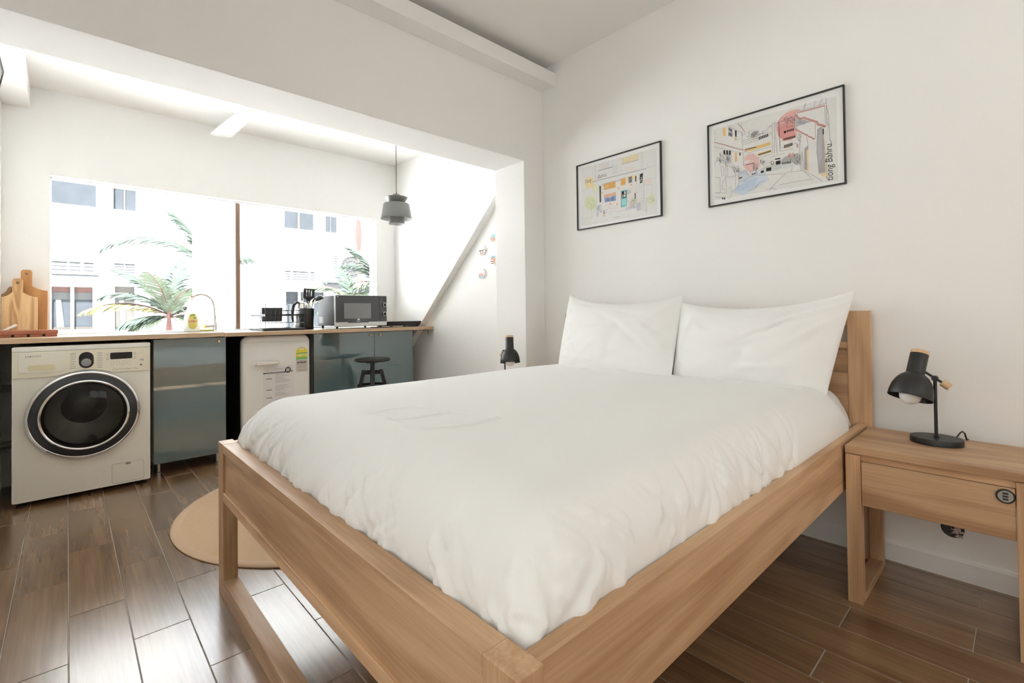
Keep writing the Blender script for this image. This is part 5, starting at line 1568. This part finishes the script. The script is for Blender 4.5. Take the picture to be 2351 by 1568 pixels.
A2.fill((.66, .70, .69), [(765, 1045), (830, 1010), (985, 985), (995, 1030), (960, 1050), (780, 1088)])
A2.fill((.70, .74, .72), [(1000, 965), (1140, 950), (1185, 985), (1180, 1005), (1000, 1032)])
A2.fill((.66, .71, .78), [(495, 1070), (580, 1045), (615, 1090), (630, 1130), (510, 1185)])
A2.fill((.70, .74, .80), [(640, 1060), (700, 1045), (720, 1090), (650, 1125)])
for q in ([(1092, 858), (1125, 850), (1126, 908), (1094, 914)], [(1136, 850), (1160, 847), (1160, 903), (1138, 906)], [(1190, 742), (1212, 738), (1212, 785), (1192, 788)]):
    A2.fill((.68, .40, .39), q)
A2.fill((.58, .57, .585), [(1185, 395), (1215, 440), (1375, 480), (1165, 545)])
grey = (.44, .425, .44)
A2.fill(grey, [(1440, 570), (1490, 540), (1512, 600), (1520, 690), (1545, 1085), (1450, 1095), (1440, 950), (1428, 840)])
A2.fill((.52, .505, .52), [(1470, 560), (1495, 600), (1490, 900), (1455, 980), (1440, 800)])
A2.fill(grey, [(1285, 800), (1328, 760), (1332, 800), (1325, 1058), (1280, 1050)])
for q in ([(1512, 650), (1530, 720), (1552, 1095), (1532, 1085), (1522, 760)], [(1310, 830), (1334, 800), (1336, 1076), (1318, 1070)], [(1452, 1098), (1548, 1088), (1548, 1150), (1500, 1130)]):
    A2.fill((.82, .66, .40), q)
rf = (.63, .33, .32)
A2.line(rf, [(1200, 372), (1370, 335), (1535, 292)], .0060)
A2.line(rf, [(1195, 392), (1208, 432), (1240, 446), (1275, 430), (1360, 462), (1445, 488)], .0085)
A2.line(rf, [(1445, 492), (1450, 522), (1500, 520), (1512, 545), (1545, 530)], .0095)
A2.line(rf, [(1180, 565), (1255, 612), (1330, 645)], .0065)
A2.line(rf, [(1330, 655), (1375, 668), (1392, 690), (1412, 680)], .0060)
A2.line((.68, .47, .48), [(208, 710), (330, 745), (450, 785), (580, 818)], .0045)
A2.line((.66, .42, .42), [(495, 490), (545, 550), (580, 595)], .0030)
for q in ([(205, 708), (330, 738), (450, 775), (585, 808), (588, 828), (556, 836)], [(205, 765), (330, 790), (450, 825), (550, 840)], [(382, 518), (545, 610), (548, 805)], [(540, 640), (545, 580)], [(555, 840), (558, 1000)], [(495, 488), (560, 560), (582, 600), (575, 622), (550, 632)], [(535, 480), (540, 540)],
          [(552, 720), (740, 665), (895, 600)], [(552, 745), (740, 690), (900, 620)], [(545, 700), (720, 640), (850, 560), (900, 520)], [(850, 540), (900, 520)], [(792, 575), (792, 640)], [(740, 620), (860, 600)], [(600, 845), (900, 770)], [(735, 900), (900, 855)],
          [(908, 490), (902, 700), (908, 850)], [(930, 480), (928, 850)], [(948, 478), (946, 700), (962, 860)], [(982, 478), (988, 700), (1000, 830)], [(988, 480), (998, 820)], [(960, 500), (1080, 450), (1165, 420)], [(985, 520), (1080, 500), (1160, 480)], [(1080, 500), (1080, 545), (1150, 530)], [(1000, 710), (1200, 660)], [(1010, 790), (1200, 730)], [(1005, 830), (1150, 795)], [(880, 900), (1050, 850)],
          [(1075, 1080), (980, 1165), (885, 1260)], [(1075, 1080), (1130, 1070), (1140, 1005)], [(1140, 1070), (1270, 1060)], [(720, 1110), (900, 1100), (1060, 1092)], [(590, 1288), (690, 1272), (740, 1200), (830, 1165)], [(990, 1222), (1240, 1180), (1390, 1160)], [(1275, 1068), (1360, 1145)], [(1282, 1066), (1400, 1125), (1490, 1185)], [(820, 1275), (920, 1262)], [(868, 1295), (900, 1255)], [(930, 1258), (915, 1275), (955, 1282)],
          [(1178, 372), (1180, 390), (1165, 545), (1178, 568)], [(1550, 195), (1552, 290), (1555, 522)], [(1532, 295), (1540, 510)], [(1552, 290), (1575, 400), (1588, 690)], [(1418, 235), (1412, 300)], [(1505, 205), (1465, 300)], [(1310, 262), (1290, 330)], [(1300, 262), (1280, 332)], [(1415, 490), (1418, 680)], [(1200, 352), (1370, 318), (1555, 262)], [(1545, 890), (1550, 1180)], [(1312, 640), (1330, 760)], [(1240, 640), (1228, 800), (1240, 1060)], [(1262, 830), (1275, 1060)], [(1250, 850), (1255, 1060)],
          [(215, 990), (220, 935), (330, 930), (350, 945), (440, 985), (495, 1075), (500, 1240), (420, 1300)], [(345, 940), (350, 1275), (300, 1270), (310, 1180), (355, 1110)], [(365, 985), (372, 1130), (470, 1110), (430, 1010), (365, 985)], [(212, 1130), (275, 1130), (280, 1312), (212, 1310)], [(212, 1310), (345, 1318), (352, 1290)], [(212, 1362), (345, 1372)], [(390, 1245), (412, 1270), (405, 1350), (380, 1385)], [(290, 995), (320, 1010), (322, 1105), (300, 1110), (285, 1000)], [(460, 1120), (465, 1260)], [(205, 700), (215, 680), (230, 665)], [(205, 600), (220, 605)], [(210, 1070), (222, 1060)],
          [(495, 1070), (580, 1045), (615, 1090), (632, 1130), (575, 1165), (510, 1185), (495, 1120), (495, 1070)], [(510, 1090), (580, 1070), (600, 1095)], [(640, 1060), (700, 1045), (722, 1095), (650, 1128), (640, 1060)], [(765, 1045), (830, 1010), (905, 995), (990, 985), (1000, 1030)], [(1000, 965), (1140, 950), (1190, 985)], [(1240, 880), (1232, 985)]):
    A2.line(BK, q, .0009)
for p0, p1, h, n in (((385, 535), (430, 560), 40, 3), ((382, 590), (432, 605), 45, 3), ((460, 570), (478, 575), 75, 1), ((745, 655), (862, 615), 34, 6), ((580, 795), (712, 765), 14, 10), ((735, 860), (890, 815), 16, 12), ((1045, 590), (1070, 583), 28, 1), ((1080, 578), (1170, 555), 26, 5), ((1040, 675), (1185, 640), 26, 9), ((1045, 755), (1150, 725), 36, 6), ((935, 915), (1000, 905), 14, 1), ((945, 945), (1000, 935), 42, 1), ((830, 1025), (890, 1015), 40, 1), ((765, 1060), (800, 1050), 26, 1), ((1020, 965), (1130, 950), 18, 6), ((460, 580), (480, 585), 20, 1), ((320, 805), (420, 815), 50, 3), ((510, 840), (525, 842), 30, 1), ((1505, 560), (1518, 570), 70, 1), ((300, 1365), (345, 1368), 25, 2), ((585, 985), (690, 960), 6, 1), ((505, 1135), (540, 1125), 14, 1), ((660, 1090), (710, 1075), 16, 2)):
    A2.bars(BK, p0, p1, h, n, .62 if n > 1 else 1.0)
A2.scribble(BK, 330, 890, 85, 75, 60, 45, 2, .0008, 70)
A2.scribble(GY, 660, 630, 80, 50, 70, 34, 3, .0006, -35)
A2.scribble(BK, 680, 620, 45, 40, 30, 30, 4, .0007, -50)
A2.scribble(BK, 1110, 450, 70, 35, 40, 26, 5, .0008)
A2.scribble(BK, 1150, 920, 90, 60, 50, 22, 6, .0007)
A2.scribble(BK, 700, 1000, 35, 45, 30, 26, 7, .0008, 60)
A2.scribble(BK, 470, 1020, 45, 40, 26, 30, 8, .0008)
A2.scribble(BK, 790, 940, 40, 40, 22, 34, 9, .0006)
A2.scribble(GY, 1250, 480, 70, 30, 50, 40, 10, .0004, 10)
A2.scribble(GY, 1570, 450, 8, 160, 30, 16, 11, .0006, 60)
A2.ell(BK, 905, 965, 18, 20); A2.ell((.8, .8, .79), 906, 964, 13, 15)
A2.scribble(BK, 600, 1230, 120, 60, 26, 26, 12, .0005, -10)
A2.scribble(BK, 1215, 660, 14, 50, 10, 34, 13, .0008, 10)
A2.text(BK, 'tiong Bahru', (1622, 1178), (1612, 745), .040, .12)
A2.line(BK, [(1612, 745), (1600, 715), (1588, 690)], .0016)
A2.finish(sh2)

# ---- shop front
t, sh1, A1 = framed('framed watercolour of a cafe front with teal door, left of the pair', 2.016, 1.401, 1.578, 2.008, [(107, 497), (1418, 105), (1447, 1275), (122, 1502)])
A1.fill((.80, .795, .785), [(170, 530), (1345, 210), (1370, 1240), (180, 1430)])
yel = (.86, .70, .40)
A1.fill(yel, [(250, 690), (315, 662), (365, 690), (372, 860), (350, 835), (300, 828), (262, 860), (240, 800)])
A1.ell((.80, .81, .62), 400, 850, 50, 72, jag=.06, seed=3)
A1.ell((.75, .79, .55), 325, 1065, 95, 118, jag=.05, seed=4)
A1.ell((.73, .77, .53), 968, 1030, 80, 118, jag=.08, seed=5)
A1.ell((.76, .79, .60), 1275, 1010, 55, 88, jag=.09, seed=6)
A1.ell((.82, .74, .72), 1212, 735, 72, 62, jag=.05, seed=7)
A1.ell((.80, .76, .73), 950, 545, 90, 45, jag=.08, seed=8)
A1.fill((.82, .785, .76), [(495, 800), (1030, 690), (1030, 1130), (560, 1190), (495, 1050)])
A1.fill((.64, .63, .68), [(485, 775), (870, 668), (872, 700), (500, 812)])
A1.fill(yel, [(875, 665), (1015, 632), (1010, 700), (890, 740)])
org = (.76, .43, .13)
A1.fill(org, [(527, 780), (708, 727), (710, 826), (529, 868)])
A1.fill((.80, .52, .22), [(540, 800), (605, 780), (600, 830), (540, 850)])
A1.fill(org, [(790, 695), (866, 682), (868, 780), (792, 800)])
A1.fill((.25, .26, .28), [(912, 665), (966, 652), (970, 748), (914, 762)])
A1.fill((.82, .72, .48), [(808, 380), (1068, 296), (1072, 388), (812, 460)])
for k in range(7):
    x = 830 + k * 35; y = 380 - k * 11
    A1.line((.66, .55, .34) if k % 2 else (.50, .52, .58), [(x, y), (x + 3, y + 72)], .0016)
A1.line((.33, .34, .34), [(810, 466), (1075, 396)], .0030)
for k in range(7):
    A1.line((.55, .33, .32) if k % 2 else (.40, .38, .39), [(462 + k * 24, 468 - k * 6), (466 + k * 24, 540 - k * 6)], .0014)
A1.line(BK, [(438, 570), (560, 535), (662, 510)], .0026)
A1.line((.50, .52, .51), [(345, 742), (750, 640), (1185, 535)], .0060)
A1.line((.78, .79, .78), [(355, 765), (750, 662), (1180, 556)], .0080)
A1.fill((.80, .46, .26), [(532, 945), (715, 905), (716, 950), (534, 985)])
A1.fill((.30, .42, .72), [(534, 985), (716, 948), (718, 1032), (542, 1060)])
A1.fill((.42, .54, .78), [(560, 985), (650, 960), (640, 1010), (560, 1020)])
for k in range(4):
    A1.line(BK, [(565, 1002 + k * 13), (690, 978 + k * 14)], .0022)
A1.line(WHITEP.diffuse_color[:3] if False else (.8, .8, .8), [(626, 965), (630, 1045)], .0022)
tl_ = (.20, .58, .62)
A1.fill(tl_, [(792, 880), (890, 860), (890, 1116), (792, 1146)])
A1.fill(BK, [(808, 892), (880, 878), (880, 985), (810, 1000)])
A1.fill((.78, .78, .77), [(845, 890), (868, 886), (868, 930), (845, 934)]); A1.fill((.78, .78, .77), [(838, 945), (870, 938), (870, 972), (838, 978)]); A1.fill((.70, .70, .69), [(818, 940), (828, 938), (830, 985), (820, 988)])
A1.fill((.36, .72, .74), [(810, 1010), (878, 998), (878, 1090), (812, 1105)])
A1.fill((.50, .52, .57), [(805, 895), (800, 1140), (792, 1142), (794, 890)])
for q in ([(457, 800), (482, 806), (484, 1060), (463, 1060)], [(1010, 916), (1025, 914), (1025, 1010), (1012, 1010)], [(1090, 622), (1138, 602), (1130, 750), (1095, 766), (1088, 700)], [(1016, 655), (1034, 645), (1034, 735), (1018, 740)]):
    A1.fill(BK, q)
A1.scribble((.78, .78, .77), 1112, 690, 10, 48, 12, 18, 20, .0020)
for cx_, cy__ in ((758, 840), (505, 910), (626, 1078), (736, 1090), (958, 786)):
    A1.ell((.82, .50, .26), cx_, cy__, 13, 16)
A1.fill((.60, .60, .66), [(1050, 1080), (1105, 1040), (1110, 1180), (1045, 1195)])
A1.fill((.62, .62, .67), [(415, 1120), (455, 1100), (450, 1280), (420, 1285)])
A1.fill((.77, .77, .755), [(1100, 1002), (1230, 992), (1216, 1190), (1112, 1180)])
A1.fill((.82, .79, .77), [(457, 1225), (525, 1216), (515, 1292), (465, 1292)]); A1.fill((.74, .54, .45), [(510, 1258), (553, 1252), (548, 1276), (512, 1282)]); A1.fill((.80, .77, .75), [(312, 1245), (352, 1240), (350, 1300), (318, 1302)])
A1.fill((.66, .66, .72), [(860, 1140), (1040, 1110), (1040, 1150), (870, 1180)])
for q in ([(390, 490), (395, 715)], [(398, 488), (402, 712)], [(350, 500), (352, 660)], [(662, 405), (664, 510)], [(798, 370), (800, 440)], [(1112, 280), (1118, 535)], [(1140, 272), (1142, 530)], [(1105, 285), (1145, 278)], [(668, 490), (800, 455), (805, 560), (672, 595), (668, 490)], [(685, 505), (745, 488), (748, 550), (690, 562), (685, 505)], [(665, 600), (820, 555), (815, 580), (670, 620)], [(1185, 465), (1210, 462), (1205, 520), (1185, 530)], [(1210, 520), (1345, 485)], [(1150, 720), (1345, 670)],
          [(1148, 800), (1285, 775), (1280, 930)], [(1040, 640), (1045, 1180)], [(1080, 620), (1078, 1040)], [(1140, 600), (1150, 990)], [(1115, 765), (1120, 985)], [(1165, 750), (1160, 990)], [(370, 760), (372, 1300)], [(410, 770), (415, 1280)], [(440, 780), (445, 1120)], [(500, 800), (495, 1050)], [(1100, 1000), (1230, 990)], [(1125, 1005), (1130, 1180)], [(1150, 1003), (1152, 1185)], [(1180, 1000), (1178, 1188)], [(1205, 998), (1200, 1188)], [(180, 1320), (350, 1300)], [(555, 1220), (720, 1200), (930, 1180)], [(560, 1170), (780, 1145)], [(175, 880), (300, 850)], [(527, 780), (708, 727), (710, 826), (529, 868), (527, 780)], [(618, 755), (620, 845)], [(532, 945), (715, 905), (718, 1032), (542, 1060), (532, 945)], [(345, 1200), (340, 1240)], [(280, 1000), (330, 1110), (370, 990)], [(330, 1110), (335, 1240)]):
    A1.line((.34, .34, .36), q, .0008)
A1.ell((.55, .55, .54), 716, 518, 20, 24); A1.ell((.79, .79, .78), 716, 518, 16, 20)
A1.ell((.50, .50, .50), 1192, 1192, 16, 20); A1.ell((.79, .79, .78), 1192, 1192, 11, 14)
A1.scribble((.42, .46, .26), 325, 1065, 75, 95, 60, 34, 21, .0006)
A1.scribble((.40, .44, .26), 975, 1050, 62, 90, 70, 34, 22, .0007)
A1.scribble(BK, 985, 1080, 40, 70, 26, 26, 23, .0009)
A1.scribble(BK, 480, 1150, 28, 60, 26, 24, 24, .0010)
A1.scribble(BK, 535, 1205, 22, 34, 16, 24, 25, .0010)
A1.scribble((.42, .45, .30), 1280, 1010, 45, 70, 40, 30, 26, .0007)
A1.scribble((.45, .43, .44), 640, 1110, 100, 50, 30, 22, 27, .0006)
A1.fill((.35, .36, .37), [(900, 840), (915, 890), (918, 935), (905, 935)]); A1.fill((.40, .41, .42), [(945, 835), (938, 900), (932, 930), (950, 900)])
A1.text((.20, .19, .19), 'Tiong', (222, 775), (330, 735), .034, .35)
A1.text((.20, .19, .19), 'Bahru', (428, 695), (560, 655), .034, .35)
A1.line((.30, .30, .30), [(686, 1302), (776, 1287)], .0022)
A1.finish(sh1)
